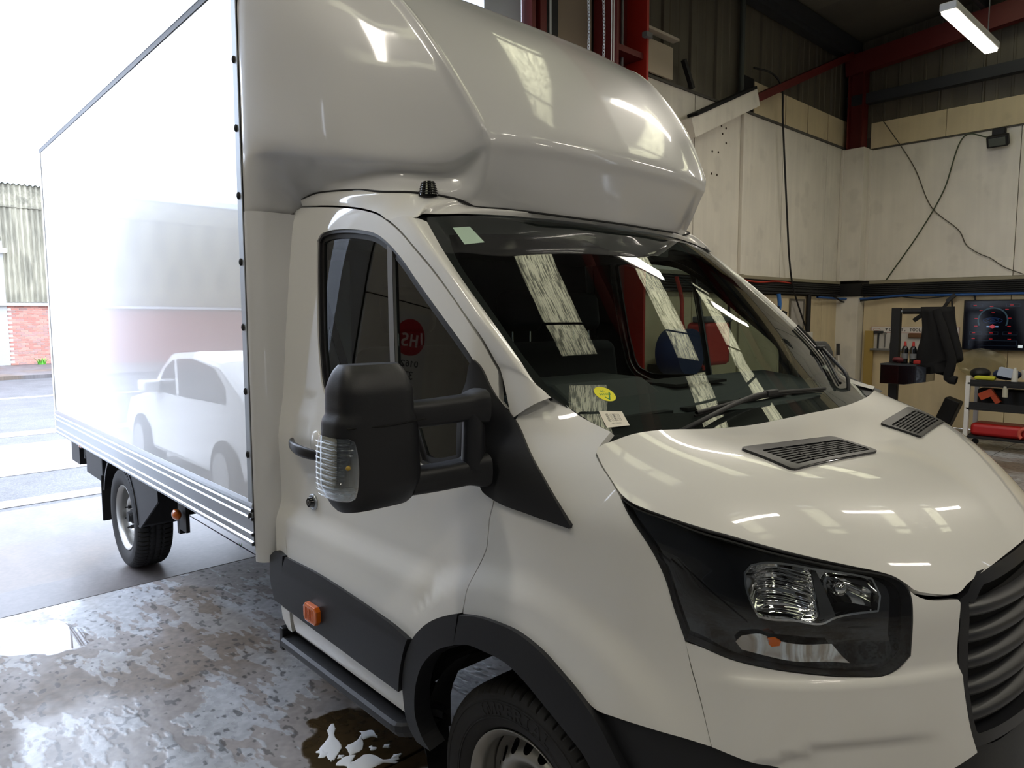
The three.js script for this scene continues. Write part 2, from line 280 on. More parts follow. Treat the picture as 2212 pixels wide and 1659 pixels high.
for (let z = -4.1, k = 0; z > -9.7; z -= .56, k++) { const g = ribSheet(.558, 5.95 - 4.35); g.rotateY(Math.PI / 2); g.translate(XW - .05, 4.35, z); mesh('cladding_sheet', g, sheetMat, wallB); }
mesh('rain_pipe', cyl(.035, .035, 1.5, XW + .02, 5.2, -6.32, 'y', 16), std('#3f443f', .6), wallB);
// --- left wall (z = ZL)
const wallL = struct(group('wall_left'));
mesh('outer_wall', box(XW - .3, XF, 0, 7.4, ZL - .25, ZL - .06), sheetMat, wallL);
for (let k = 0; k < 6; k++) { const x0 = -3.19 + k * 1.99; mesh('wall_panel', rbox(x0 + .003, x0 + 1.985, 2.24, 4.29, ZL - .03, ZL, .004), boardMat, wallL); mesh('lower_wall_panel', rbox(x0 + .003, x0 + 1.985, 0, 1.99, ZL - .03, ZL + .004, .004), lowMat, wallL); }
mesh('ledge', box(-3.1, XF, 4.29, 4.31, ZL - .03, ZL + .012), ledgeMat, wallL);
for (let k = 0; k < 5; k++) { const x0 = -3.2 + k * 1.06; mesh('upper_panel', rbox(x0 + .003, x0 + 1.056, 4.32, 4.71, ZL - .04, ZL - .01, .003), lowMat, wallL); }
for (let x = -3.4; x < 6; x += .56) { const g = ribSheet(.558, 2.2); g.translate(x, 4.5, ZL - .05); mesh('cladding_sheet', g, sheetMat, wallL); }
mesh('sheeting_rail', box(XW, XF, 5.0, 5.16, ZL - .02, ZL + .12), M.darkSteel, wallL);
// boxed-in column in the corner
mesh('corner_casing', [rbox(XW - .01, -3.2, 2.24, 4.32, -9.8, -9.53, .006), rbox(XW, -3.2, 0, 1.99, -9.8, -9.53, .006)], boardMat, wallL);
mesh('casing_trim', [rbox(-3.2, -3.16, 2.24, 4.3, ZL - .01, ZL + .02, .004), rbox(XW + .002, XW + .04, 2.24, 4.32, -9.532, -9.5, .004)], std('#dcd6c9', .5), wallL);
// --- the other two walls, out of view
const wallR = struct(group('wall_right')); mesh('wall_board', box(XW, XF, 0, 4.4, ZR, ZR + .12), std('#5c5f63', .7), wallR); mesh('wall_sheet', box(XW, XF, 4.4, 7.4, ZR, ZR + .12), sheetMat, wallR);
const wallF = struct(group('wall_front')); mesh('wall_board', box(XF, XF + .12, 0, 4.4, ZL, ZR), std('#66676a', .7), wallF); mesh('wall_sheet', box(XF, XF + .12, 4.4, 7.6, ZL, ZR), sheetMat, wallF);
// --- roof: slopes up from the door wall, with translucent sheets
const ceil = struct(group('ceiling')), slope = (x) => 5.98 + (x - XW) * .09;
const roofMat = std('#8b8780', .7, { map: steelTex });
const lightTex = dataTex(512, (u, v) => { const a = fbm(u * 20, v * 60, 201, 4), m = sstep(.45, .62, a), q = lerp(.95, .5, m); return [q, q * .97, q * .84]; });
const rooflightMat = phys('#efe8cf', 1, { map: lightTex, transmission: .7, thickness: 0, side: THREE.DoubleSide });
const zs = [[ZL - .25, -8.9, 0], [-8.9, -8.05, 1], [-8.05, -6.15, 0], [-6.15, -5.3, 1], [-5.3, -2.95, 0], [-2.95, -2.15, 1], [-2.15, .4, 0], [.4, 1.2, 1], [1.2, 3.2, 0], [3.2, 4.0, 1], [4.0, 6.2, 0], [6.2, 7.0, 1], [7.0, ZR + .15, 0]];
for (const [z0, z1, light] of zs) {
  const parts = light ? [[XW - .3, -1.9, 0], [-1.9, .85, 1], [.85, 3.6, 0], [3.6, 6.2, 1], [6.2, XF + .2, 0]] : [[XW - .3, XF + .2, 0]];
  for (const [x0, x1, l] of parts) { const g = new THREE.PlaneGeometry(x1 - x0, z1 - z0, 2, 2); g.rotateX(Math.PI / 2); g.rotateZ(Math.atan(.09)); g.translate((x0 + x1) / 2, slope((x0 + x1) / 2), (z0 + z1) / 2); if (l) mesh('rooflight', g, rooflightMat, ceil); else { mesh('roof_sheet', [g, g.clone().translate(0, .08, 0)], roofMat, ceil); } }
}
for (const x of [-3.4, -1.7, .1, 1.9, 3.7, 5.5, 7.3]) mesh('purlin', box(x - .03, x + .03, slope(x) - .22, slope(x) - .03, ZL, ZR), M.darkSteel, ceil);
for (const z of [-9.6, -3.55, 3.0]) mesh('rafter', [bar([XW, slope(XW) - .38, z], [XF, slope(XF) - .38, z], .14, .3)], M.redSteel, ceil);
mesh('eaves_beam', box(XW - .02, XW + .12, 5.7, 5.86, ZL, ZR), M.darkSteel, ceil);
// --- steel frame
function column(x, z, h, label, y0 = 4.33) {
  const c = struct(group('steel_column')); c.position.set(x, 0, z); c.userData.label = label;
  mesh('flange', box(-.12, -.1, y0, h, -.1, .1), M.redSteel, c); mesh('flange', box(.1, .12, y0, h, -.1, .1), M.redSteel, c); mesh('web', box(-.1, .1, y0, h, -.007, .007), M.redSteel, c); return c;
}
column(-3.37, -9.645, 5.75, 'dark red steel column in the corner of the workshop');
{ const c = struct(group('steel_column')); c.userData.label = 'bright red steel column right of the roller door'; mesh('flange', box(XW - .02, XW + .28, 0, 6, -3.99, -3.955), M.redBright, c); mesh('flange', box(XW - .02, XW + .28, 0, 6, -3.5, -3.465), M.redSteel, c); mesh('web', box(XW + .0, XW + .02, 0, 6, -3.955, -3.5), M.redSteel, c); mesh('stiffener', [box(XW + .02, XW + .24, 4.36, 4.42, -3.955, -3.5)], M.redSteel, c); mesh('clip', [box(XW + .26, XW + .32, 4.56, 4.61, -4.0, -3.9)], M.grey, c); mesh('conduit', cyl(.016, .016, 3, XW + .12, 4.8, -3.75, 'y', 12), M.grey, c); mesh('conduit', cyl(.018, .018, 3, XW + .16, 4.8, -3.54, 'y', 12), M.grey, c); }
{ const c = struct(group('door_guide')); c.userData.label = 'red steel guide channel of the roller door'; mesh('channel', [box(XW - .04, XW + .1, 0, 5.4, -2.52, -2.47), box(XW - .04, XW + .1, 0, 5.4, -2.66, -2.58)], M.redSteel, c); mesh('channel_back', box(XW - .04, XW - .02, 0, 5.4, -2.58, -2.52), M.redSteel, c); mesh('cover', box(XW - .04, XW + .04, 0, 5.4, -2.88, -2.66), M.black, c); mesh('conduit', cyl(.012, .012, 2.5, XW + .07, 4.4, -2.74, 'y', 10), std('#c9c9c4', .5), c); }
{ const b = struct(mesh('wind_brace', [bar([XW + .1, 3.9, -5.1], [XW + .1, 5.75, -9.5], .09, .1)], M.redSteel)); b.userData.label = 'diagonal red steel brace across the corner of the door wall';
  const b2 = struct(mesh('brace_casing', [bar([XW + .1, 3.86, -5.0], [XW + .1, 4.50, -6.48], .16, .22)], boardMat)); b2.userData.label = 'white boxed lower end of the diagonal brace';
  const b3 = struct(mesh('brace_shade_bar', [bar([XW + .13, 4.02, -5.05], [XW + .13, 4.60, -6.4], .14, .035)], M.liner)); b3.userData.label = 'black bar painted as the shaded slot along the top of the boxed brace end'; }  // solid black bar, the shade of the slot is put into its colour
struct(mesh('roller_door_drum', [cyl(.25, .25, 4.9, XW - .05, 5.86, .3, 'z', 32)], M.darkSteel)).userData.label = 'rolled-up shutter above the door opening';

// --- the building across the yard (x = -28)
{
  const b = thing('factory_building', 'old industrial building with corrugated sheet, brick base and red shutter across the yard', 'building', [-28, .1, 0]);
  const wallc = std('#b9b3a4', .8), corr = (w, h, y0, z0, mat, name, d = 0) => { const n = Math.round(w / .155), pts = []; for (let k = 0; k <= n * 6; k++) pts.push([k / 6 * .155, .045 * Math.cos(k / 6 * 2 * Math.PI)]); const rows = [0, 1].map((j) => pts.map(([a, q]) => V(q + d, y0 + j * h, z0 + a))); return mesh(name, sheet(rows), mat, b); };
  const sheetTex = dataTex(512, (u, v) => { const a = fbm(u * 30, v * 14, 211, 4, 0), s = fbm(u * 4, v * 3, 221, 3), q = .72 + .2 * (a - .5) - .1 * sstep(.5, .7, s); return [q, q * .98, q * .9]; });
  const corrMat = std('#c2bfb5', .8, { map: sheetTex, side: THREE.DoubleSide });
  for (let k = -9; k < 14; k++) { const z0 = -1.95 - .93 * (k + 1); if (z0 < -14) break; corr(.93, 3.4, 2.15, z0, corrMat, 'wall_sheet'); corr(.93, .8, 5.35, z0, corrMat, 'upper_wall_sheet', .05); }
  for (let k = 0; k < 24; k++) { corr(.93, 3.4, 2.15, -1.02 + .93 * k, corrMat, 'wall_sheet'); corr(.93, .8, 5.35, -1.02 + .93 * k, corrMat, 'upper_wall_sheet', .05); }
  for (let k = 0; k < 36; k++) { const z0 = -12 + .93 * k, n = 6, rows = [0, 1].map((j) => Array.from({ length: 37 }, (_, q) => V(-j * 2 + .25 - .1, 6.12 + j * .55 + .028 * Math.cos(q / 6 * 2 * Math.PI), z0 + q / 6 * .155))); mesh('roof_sheet', sheet(rows, true), std('#8d979e', .6, { side: THREE.DoubleSide }), b); }
  mesh('gutter', [box(.02, .16, 2.03, 2.13, -14, 22)], std('#8f8f90', .5), b);
  mesh('core_wall', box(-.5, -.06, 0, 6.2, -14, 22), wallc, b);
  // brick base: laid brick by brick where it is in view
  const brickMats = ['#a06a5c', '#a87264', '#936054', '#8c6a62'].map((c) => std(c, .85)), bg = new RoundedBoxGeometry(.1, .065, .215, 1, .004);
  mesh('mortar', box(-.06, -.012, 0, 2.03, -4.6, -1.45), std('#c9c2b8', .9), b);
  for (let r = 0; r < 27; r++) for (let k = 0; k < 10; k++) { const z = -1.62 - k * .225 - (r % 2 ? .1125 : 0); if (z < -3.9) continue; const m = mesh('brick', bg, brickMats[Math.floor(rnd() * 4)], b); m.position.set(-.048 + rr(-.002, .002) + .004, .037 + r * .075, z); }
  mesh('brick_base_course', box(-.06, 0, 0, 2.03, .9, 22), std('#74453b', .9), b);
  mesh('brick_base_course', box(-.06, 0, 0, 2.03, -14, -4.6), std('#74453b', .9), b);
  // rendered pier and red roller shutter
  mesh('pier', rbox(-.05, .06, 0, 4.2, -1.5, -1.16, .01), std('#8d8b86', .85), b);
  mesh('lintel', [box(.0, .22, 4.25, 4.36, -1.4, 2.6)], std('#98968f', .6), b);
  const sl = []; { const s = new THREE.CylinderGeometry(.045, .045, 3.6, 10, 1, false, 0, Math.PI); s.rotateX(Math.PI / 2); const mats = [std('#a0404c', .5), std('#bb5a64', .5)]; for (let k = 0; k < 46; k++) { const m = mesh('shutter_slat', s, mats[k % 2], b); m.position.set(.0, .07 + k * .09, .66); } }
  mesh('shutter_foot', box(-.02, .05, 0, .06, -1.15, 2.5), std('#8d949b', .5), b);
  const cam = group('security_camera', b, [.06, 3.85, -1.5]); mesh('camera_body', rbox(0, .34, -.06, .08, -.08, .1, .03), std('#e6e6e6', .4), cam); mesh('camera_arm', bar([-.04, -.02, .1], [.1, .0, .0], .05), std('#5a5f66', .5), cam);
}
// outlines of the body panels: distance round the body from the middle of the nose, and height
const O = {
  door: [[2.965, 2.152], [2.807, 2.135], [2.693, 2.121], [2.577, 2.104], [2.476, 2.086], [2.365, 2.058], [2.292, 2.026], [2.211, 1.982], [2.134, 1.929], [2.009, 1.84], [1.848, 1.706], [1.782, 1.64], [1.739, 1.579], [1.724, 1.558], [1.717, 1.522], [1.708, 1.471], [1.691, 1.371], [1.674, 1.274], [1.676, 1.206], [1.694, 1.157], [1.704, 1.099], [1.711, 1.067], [1.737, 1.017], [1.772, .936], [1.785, .868], [1.787, .863], [1.842, .84], [1.898, .809], [1.933, .783], [1.985, .731], [2.018, .675], [2.04, .62], [2.051, .553], [2.051, .505], [2.051, .438], [2.845, .45], [2.855, .489], [2.858, .532], [2.891, .553], [2.888, .656], [2.88, .759], [2.911, .84], [2.919, .933], [2.898, 1.023], [2.893, 1.09], [2.906, 1.164], [2.906, 1.258], [2.921, 1.367], [2.924, 1.497], [2.929, 1.775], [2.939, 2.016]],
  window: [[2.774, 1.914], [2.784, 2.001], [2.764, 2.023], [2.722, 2.032], [2.607, 2.031], [2.44, 2.011], [2.365, 1.994], [2.302, 1.967], [2.201, 1.904], [2.088, 1.814], [1.956, 1.711], [1.853, 1.63], [1.809, 1.59], [1.794, 1.564], [1.791, 1.492], [1.791, 1.399], [1.782, 1.316], [1.833, 1.288], [1.972, 1.254], [2.02, 1.261], [2.06, 1.313], [2.106, 1.365], [2.157, 1.389], [2.273, 1.388], [2.453, 1.379], [2.552, 1.378], [2.602, 1.392], [2.652, 1.416], [2.688, 1.466], [2.705, 1.525], [2.727, 1.612], [2.754, 1.772]],
  divider: [[2.302, 1.964], [2.271, 1.957], [2.199, 1.506], [2.183, 1.401], [2.215, 1.398], [2.229, 1.512]],
  moulding: [[2.878, .756], [2.769, .758], [2.637, .76], [2.406, .753], [2.203, .742], [2.092, .733], [2.009, .719], [2.032, .661], [2.051, .6], [2.064, .526], [2.243, .531], [2.427, .537], [2.633, .543], [2.886, .553]],
  archdoor: [[1.787, .863], [1.842, .84], [1.898, .809], [1.933, .783], [1.985, .731], [2.018, .675], [2.04, .62], [2.051, .553], [2.051, .505], [2.051, .438], [2.042, .407], [2.012, .373], [1.94, .376], [1.974, .409], [1.992, .459], [1.988, .531], [1.974, .591], [1.949, .646], [1.913, .692], [1.862, .736], [1.807, .765], [1.793, .771]],
  archfender: [[1.78, .861], [1.708, .878], [1.628, .885], [1.556, .884], [1.472, .863], [1.408, .832], [1.351, .801], [1.307, .771], [1.276, .744], [1.237, .688], [1.2, .633], [1.255, .598], [1.294, .626], [1.322, .659], [1.374, .694], [1.435, .73], [1.51, .77], [1.583, .794], [1.667, .796], [1.73, .792], [1.793, .773]],
  fender: [[1.711, 1.484], [1.648, 1.427], [1.633, 1.46], [1.61, 1.486], [1.575, 1.502], [1.532, 1.484], [1.484, 1.458], [1.418, 1.436], [1.357, 1.422], [1.368, 1.401], [1.377, 1.378], [1.375, 1.364], [1.346, 1.341], [1.313, 1.318], [1.277, 1.287], [1.254, 1.262], [1.187, 1.187], [1.148, 1.121], [1.125, 1.053], [1.098, .981], [1.083, .923], [1.063, .864], [1.044, .799], [1.033, .759], [1.1, .769], [1.175, .774], [1.246, .774], [1.303, .774], [1.351, .801], [1.408, .832], [1.472, .863], [1.556, .884], [1.628, .885], [1.708, .878], [1.78, .863], [1.768, .937], [1.733, 1.018], [1.707, 1.068], [1.701, 1.1], [1.69, 1.158], [1.672, 1.207], [1.67, 1.274], [1.689, 1.371], [1.704, 1.471]],
  sail: [[1.809, 1.571], [1.797, 1.589], [1.772, 1.572], [1.73, 1.515], [1.694, 1.475], [1.643, 1.432], [1.574, 1.357], [1.499, 1.293], [1.432, 1.235], [1.397, 1.2], [1.399, 1.191], [1.429, 1.193], [1.534, 1.201], [1.661, 1.214], [1.703, 1.233], [1.734, 1.304], [1.766, 1.319], [1.793, 1.283], [1.822, 1.479], [1.81, 1.531]],
  bumper: [[1.097, .979], [1.067, .976], [.998, .957], [.932, .946], [.832, .934], [.726, .924], [.651, .923], [.618, .934], [.589, .96], [.587, 1.046], [.585, 1.079], [.585, 1.102], [.576, 1.094], [.549, 1.082], [.459, 1.073], [.453, 1.065], [.459, 1.032], [.461, .941], [.456, .87], [.438, .777], [.419, .722], [.493, .698], [.576, .675], [.69, .679], [.797, .7], [.887, .728], [.972, .748], [1.032, .759], [1.043, .799], [1.061, .864], [1.081, .924]],
  headlight: [[1.269, 1.282], [1.227, 1.266], [1.149, 1.249], [1.077, 1.229], [1.003, 1.213], [.931, 1.196], [.858, 1.18], [.784, 1.165], [.71, 1.15], [.655, 1.14], [.614, 1.128], [.594, 1.113], [.587, 1.092], [.59, 1.047], [.593, .962], [.622, .938], [.652, .926], [.726, .927], [.832, .938], [.932, .949], [.998, .96], [1.067, .98], [1.096, .986], [1.123, 1.053], [1.147, 1.121], [1.185, 1.187], [1.252, 1.262]],
  reflector: [[.968, 1.142], [.953, 1.158], [.919, 1.164], [.863, 1.16], [.794, 1.148], [.714, 1.136], [.658, 1.123], [.646, 1.088], [.656, 1.057], [.727, 1.054], [.761, 1.048], [.794, 1.036], [.854, 1.044], [.912, 1.046], [.936, 1.051], [.953, 1.079], [.965, 1.113]],
  indicator: [[.987, .994], [.974, 1.008], [.932, 1.014], [.906, 1.005], [.826, .995], [.771, .993], [.745, .963], [.73, .95], [.867, .959], [.931, .967], [.973, .976]],
  orange: [[.918, 1.008], [.903, 1.011], [.891, 1.005], [.894, .995], [.911, .992], [.917, .998]],
  rearmould: [[3.004, .731], [2.952, .763], [2.886, .758], [2.888, .723], [2.896, .55], [2.98, .549], [3.006, .622]],
  whitelow: [[2.944, .534], [2.868, .529], [2.875, .44], [2.906, .44], [2.942, .48]],
  bpillar: [[3.068, 2.138], [2.965, 2.152], [2.939, 2.016], [2.929, 1.775], [2.924, 1.497], [2.921, 1.367], [2.906, 1.258], [2.906, 1.164], [2.893, 1.09], [2.898, 1.023], [2.919, .933], [2.911, .84], [2.886, .758], [2.978, .749], [3.016, .914], [3.011, 1.11], [3.032, 1.396], [3.034, 1.682], [3.045, 1.948]],
};
// ---------- the box van: origin under the front axle; the body leans 0.4 degrees to its left ----------
const van = thing('box_van', 'white box van with overhanging body above the cab, driven nose-in through the workshop door', 'van');
van.rotation.x = THREE.MathUtils.degToRad(-0.4);
const BASE = [[.955, -.2], [.958, 0], [.945, .2], [.913, .38], [.85, .52], [.775, .645], [.69, .76], [.595, .85], [.485, .915], [.35, .957], [.15, .98], [-.1, .993], [-.5, 1], [-1, 1], [-1.6, 1], [-2.2, 1]];
const CT = [], TT = [0];
for (let i = 1; i < BASE.length - 2; i++) for (let k = 0; k < 24; k++) CT.push(catmull(BASE, i + k / 24));
CT.push(BASE[BASE.length - 2]);
for (let i = 1; i < CT.length; i++) TT.push(TT[i - 1] + Math.hypot(CT[i][0] - CT[i - 1][0], CT[i][1] - CT[i - 1][1]));
const TMAX = TT[TT.length - 1];
function contour(t) { t = clamp(t, 0, TMAX); let a = 0, b = TT.length - 1; while (b - a > 1) { const m = (a + b) >> 1; if (TT[m] > t) b = m; else a = m; } const u = (t - TT[a]) / (TT[b] - TT[a]); return [lerp(CT[a][0], CT[b][0], u), lerp(CT[a][1], CT[b][1], u)]; }
function contourN(t) { const a = contour(Math.max(t - 0.01, 0)), b = contour(Math.min(t + 0.01, TMAX)), L = Math.hypot(b[0] - a[0], b[1] - a[1]); return [(b[1] - a[1]) / L, -(b[0] - a[0]) / L]; }
const sideIn = table([[.2, .05], [.32, .03], [.42, .012], [.5, 0], [.6, -.005], [.75, -.005], [.85, .006], [.95, .014], [1.1, .012], [1.22, .008], [1.3, .018], [1.4, .035], [1.6, .05], [1.8, .068], [2, .088], [2.1, .102], [2.2, .13]]);
const noseIn = table([[.2, .12], [.3, .06], [.4, .02], [.5, -.01], [.65, -.02], [.8, -.012], [.95, 0], [1.06, .005], [1.15, .04], [1.25, .11], [1.35, .2], [1.5, .35]]);
function inset(t, y) { const x = contour(t)[0], w = 1 - sstep(.3, .85, x); return w * sideIn(y) + (1 - w) * noseIn(y) + sstep(-.25, .2, x) * (1 - sstep(.5, .85, x)) * .05 * Math.max(0, (y - 1.18) / .2) ** 2; }
function sculpt(t, y) {     // flare round the wheel arch and the raised band along the foot of the door
  const x = contour(t)[0], r = Math.hypot(x, y - .34), flare = sstep(.71, .61, r) * sstep(.62, .3, x), band = sstep(.97, .87, y) * sstep(-.25, -.45, x);
  const hollow = Math.exp(-(((y - 1.09) / .1) ** 2)) * sstep(-.1, -.4, x) * sstep(-1.32, -1.2, x);
  return .022 * Math.max(flare, band) - .01 * hollow;
}
function shell(t, y) {
  const s = t < 0 ? -1 : 1, a = Math.abs(t), c = contour(a), n = contourN(a), o = inset(a, y) - sculpt(a, y);
  return V(c[0] - n[0] * o, y, s * (c[1] - n[1] * o));
}
const SH = { flip: -1 };
const on = (x, y, d = 0) => { const t = 1.583 - x, p = shell(t, y), n = contourN(t); return V(p.x + n[0] * d, y, p.z + n[1] * d); };
// both sides of the cab
function pair(name, geo, mat, parent = van) { return [mesh(name, geo, mat, parent), mesh(name, mirrorZ(geo), mat, parent)]; }

// -- doors
const win = smooth(O.window), doorLoop = smooth(O.door, 0.012, 50);
const shrink = (loop, d) => { const a = loop.reduce((s, p, i) => { const q = loop[(i + 1) % loop.length]; return s + p[0] * q[1] - p[1] * q[0]; }, 0) > 0 ? 1 : -1; return loop.map((p, i) => { const q = loop[(i + 1) % loop.length], o = loop[(i + loop.length - 1) % loop.length], dx = q[0] - o[0], dy = q[1] - o[1], L = Math.hypot(dx, dy) || 1; return [p[0] - a * dy / L * d, p[1] + a * dx / L * d]; }); };
const doorGeo = patch(doorLoop, shell, { ...SH, hole: win, depth: 0.03, h: 0.025 });
const doors = pair('door', doorGeo, M.paint);
for (const [i, d] of doors.entries()) {
  const put = (n, g, m) => mesh(n, i ? mirrorZ(g) : g, m, d);
  put('window_seal', patch(shrink(win, -0.002), shell, { ...SH, hole: shrink(win, 0.012), offset: -0.006, depth: 0.012 }), M.satin);
  put('window_frame', patch(shrink(win, 0.008), shell, { ...SH, hole: shrink(win, 0.03), offset: -0.014, depth: 0.01 }), M.trimDark);
  put('window_glass', patch(shrink(win, 0.012), shell, { ...SH, offset: -0.02, depth: 0 }), M.tint);
  put('window_divider', patch(O.divider, shell, { ...SH, offset: -0.008, depth: 0.012 }), M.grey);
  put('inner_lining', patch(shrink(doorLoop, 0.02), shell, { ...SH, hole: shrink(win, -0.01), offset: -0.045, depth: 0.01, h: 0.05 }), M.cabin);
  put('door_moulding', patch(smooth(O.moulding), (t, y) => { const p = shell(t, y), n = contourN(t), e = .012 + .012 * sstep(.765, .70, y); return V(p.x + n[0] * e, y, p.z + n[1] * e); }, { ...SH, depth: 0.02 }), M.trim);
  put('wheel_arch_trim', patch(smooth(O.archdoor), shell, { ...SH, offset: 0.016, depth: 0.06, h: 0.02 }), M.trim);
  if (!i) {
    // pull handle: a black bow over a round cup
    const cup = new THREE.SphereGeometry(0.05, 24, 16); cup.scale(0.9, 1, 0.25); cup.translate(-1.1, 1.235, on(-1.1, 1.235).z + 0.001);
    put('handle_cup', cup, M.paint);
    const rows = [];
    for (let k = 0; k <= 24; k++) { const u = k / 24, c = on(lerp(-1.268, -1.0, u), lerp(1.222, 1.196, u), 0.008 + 0.042 * Math.sin(Math.PI * Math.min(1, u * 1.05 + .02)) ** 0.6), row = []; const w = 0.022 * (0.75 + 0.25 * Math.sin(Math.PI * u)); for (let q = 0; q <= 14; q++) { const a = q / 14 * 2 * Math.PI; row.push(V(c.x, c.y + w * Math.sign(Math.cos(a)) * Math.abs(Math.cos(a)) ** .7, c.z + 0.011 * Math.sin(a))); } rows.push(row); }
    put('door_handle', sheet(rows), M.satin);
    const lc = on(-1.147, 1.0, 0.004);
    put('lock_ring', new THREE.TorusGeometry(0.026, 0.006, 10, 32).translate(lc.x, lc.y, lc.z), M.alu);
    put('lock_barrel', cyl(0.024, 0.018, 0.022, lc.x, lc.y, lc.z + 0.008, 'z', 28), M.gloss);
    put('lock_keyway', [new THREE.TorusGeometry(0.008, 0.002, 8, 20).translate(lc.x, lc.y, lc.z + 0.0195)], M.grey);
    const mk = on(-1.028, 0.614, 0.026);
    const mg = extr([[-.05, -.02], [-.038, -.034], [.038, -.034], [.05, -.02], [.05, .02], [.038, .034], [-.038, .034], [-.05, .02]], 0.016, 0.004); mg.translate(mk.x, mk.y, mk.z);
    put('side_marker_lamp', mg, M.amber);
    put('marker_ribs', Array.from({ length: 7 }, (_, k) => box(mk.x - .03 + k * .01 - .0015, mk.x - .03 + k * .01 + .0015, mk.y - .022, mk.y + .022, mk.z + .019, mk.z + .0215)), M.amber);
  }
}
// -- bodywork behind the doors
pair('door_post', patch(smooth(O.bpillar), shell, { ...SH, depth: 0.03 }), M.paint);
pair('corner_moulding', patch(smooth(O.rearmould), shell, { ...SH, offset: 0.018, depth: 0.04 }), M.trim);
pair('lower_quarter', patch(smooth(O.whitelow), shell, { ...SH, offset: 0.006, depth: 0.03 }), M.paint);
// -- front wings, arch trims, nose
pair('front_wing', patch(smooth(O.fender, 0.012, 30), shell, { ...SH, depth: 0.02, h: 0.022 }), M.paint);
pair('wheel_arch_trim', patch(smooth(O.archfender, 0.012, 50), shell, { ...SH, offset: 0.016, depth: 0.06, h: 0.02 }), M.trim);
function bumperF(t, y) {   // the soft step that runs below the headlight, and the lip under it
  const p = shell(t, y), n = contourN(t), e = .012 * sstep(.925, .905, y) * sstep(1.05, .95, t) - .012 * sstep(.80, .77, y + .06 * sstep(.75, 1.0, t)) * sstep(.5, .62, t);
  return V(p.x + n[0] * e, y, p.z + n[1] * e);
}
pair('bumper', patch(smooth(O.bumper, 0.012, 35), bumperF, { ...SH, depth: 0.02, h: 0.02 }), M.paint);
const lowB = [[1.303, .772], [1.246, .772], [1.1, .767], [1.033, .757], [.972, .746], [.887, .726], [.797, .698], [.69, .677], [.576, .673], [.493, .696], [.419, .72], [.3, .7], [.0, .7], [.0, .33], [.9, .33], [1.2, .36], [1.24, .5], [1.25, .6], [1.2, .63], [1.237, .688], [1.276, .744]];
pair('lower_bumper', patch(smooth(lowB, 0.02, 30), shell, { ...SH, offset: -0.012, depth: 0.02, h: 0.04 }), M.trim);
// -- grille: frame, dark mesh behind, curved bars
const grilleTop = (t) => 1.078 + .05 * sstep(.45, .36, Math.abs(t)) + .012 * sstep(.36, 0, Math.abs(t));
{
  const outer = []; for (let k = 0; k <= 30; k++) { const t = lerp(-.452, .452, k / 30); outer.push([t, grilleTop(t) - .008]); }
  outer.push([.452, .95], [.455, .87], [.437, .78], [.417, .722]); for (let k = 0; k <= 10; k++) outer.push([lerp(.417, -.417, k / 10), .722 - .02 * Math.sin(Math.PI * k / 10)]); outer.push([-.437, .78], [-.455, .87], [-.452, .95]);
  const g = mesh('grille', patch(outer, shell, { ...SH, hole: shrink(outer, 0.03), offset: -0.004, depth: 0.05 }), M.satin, van);
  mesh('grille_backing', patch(shrink(outer, 0.01), shell, { ...SH, offset: -0.05, depth: 0, h: 0.06 }), M.liner, g);
  for (let b = 0; b < 5; b++) {
    const y = 1.035 - b * .062, rows = [];
    for (let k = 0; k <= 30; k++) { const t = lerp(-.44, .44, k / 30), p = shell(t, y), s = Math.sign(t) || 1, n = contourN(Math.abs(t)), w = .02; const q = (d, dy) => V(p.x + n[0] * d, y + dy - .02 * (1 - (t / .44) ** 2), p.z + s * n[1] * d); rows.push([q(-.04, w), q(-.014, w * .7), q(-.01, 0), q(-.016, -w * .6), q(-.04, -w)]); }
    mesh('grille_bar', sheet(rows), M.satin, g);
  }
}
// -- bonnet
const hoodEdge = [[1.361, 1.421], [1.372, 1.4], [1.379, 1.377], [1.377, 1.363], [1.348, 1.341], [1.313, 1.318], [1.276, 1.289], [1.254, 1.278], [1.227, 1.2705], [1.149, 1.2535], [1.077, 1.2335], [1.003, 1.2175], [.931, 1.2005], [.858, 1.1845], [.784, 1.1695], [.71, 1.1545], [.655, 1.1445], [.614, 1.1325], [.594, 1.118], [.577, 1.099], [.549, 1.087], [.459, 1.079], [.44, 1.09], [.42, 1.105], [.376, 1.119], [.3, 1.126], [.2, 1.13], [.075, 1.134]].map(([t, y]) => shell(t - (t > 1.2 ? .004 : 0), y));
const hoodRear = [[.235, .80], [.262, .71], [.285, .6], [.298, .45], [.306, .3], [.31, .15]];
const hoodPts = [[.31, 0, 1.398], [.308, .2, 1.398], [.303, .36, 1.398], [.285, .6, 1.4], [.262, .71, 1.404], [.235, .80, 1.41], [.421, .612, 1.366], [.474, .184, 1.367], [.549, .581, 1.327], [.599, .172, 1.329], [.6, .0, 1.33], [.72, .0, 1.287], [.72, .2, 1.286], [.82, .0, 1.232], [.82, .2, 1.228], [.885, .0, 1.178], [.88, .2, 1.17], [.6, .68, 1.277], [.75, .45, 1.236], [.42, .78, 1.345], [.5, .83, 1.284], [.33, .84, 1.365], [.38, .89, 1.31], [.7, .33, 1.278], [.68, .66, 1.237]];
for (const p of hoodEdge) hoodPts.push([p.x, p.z, p.y]);
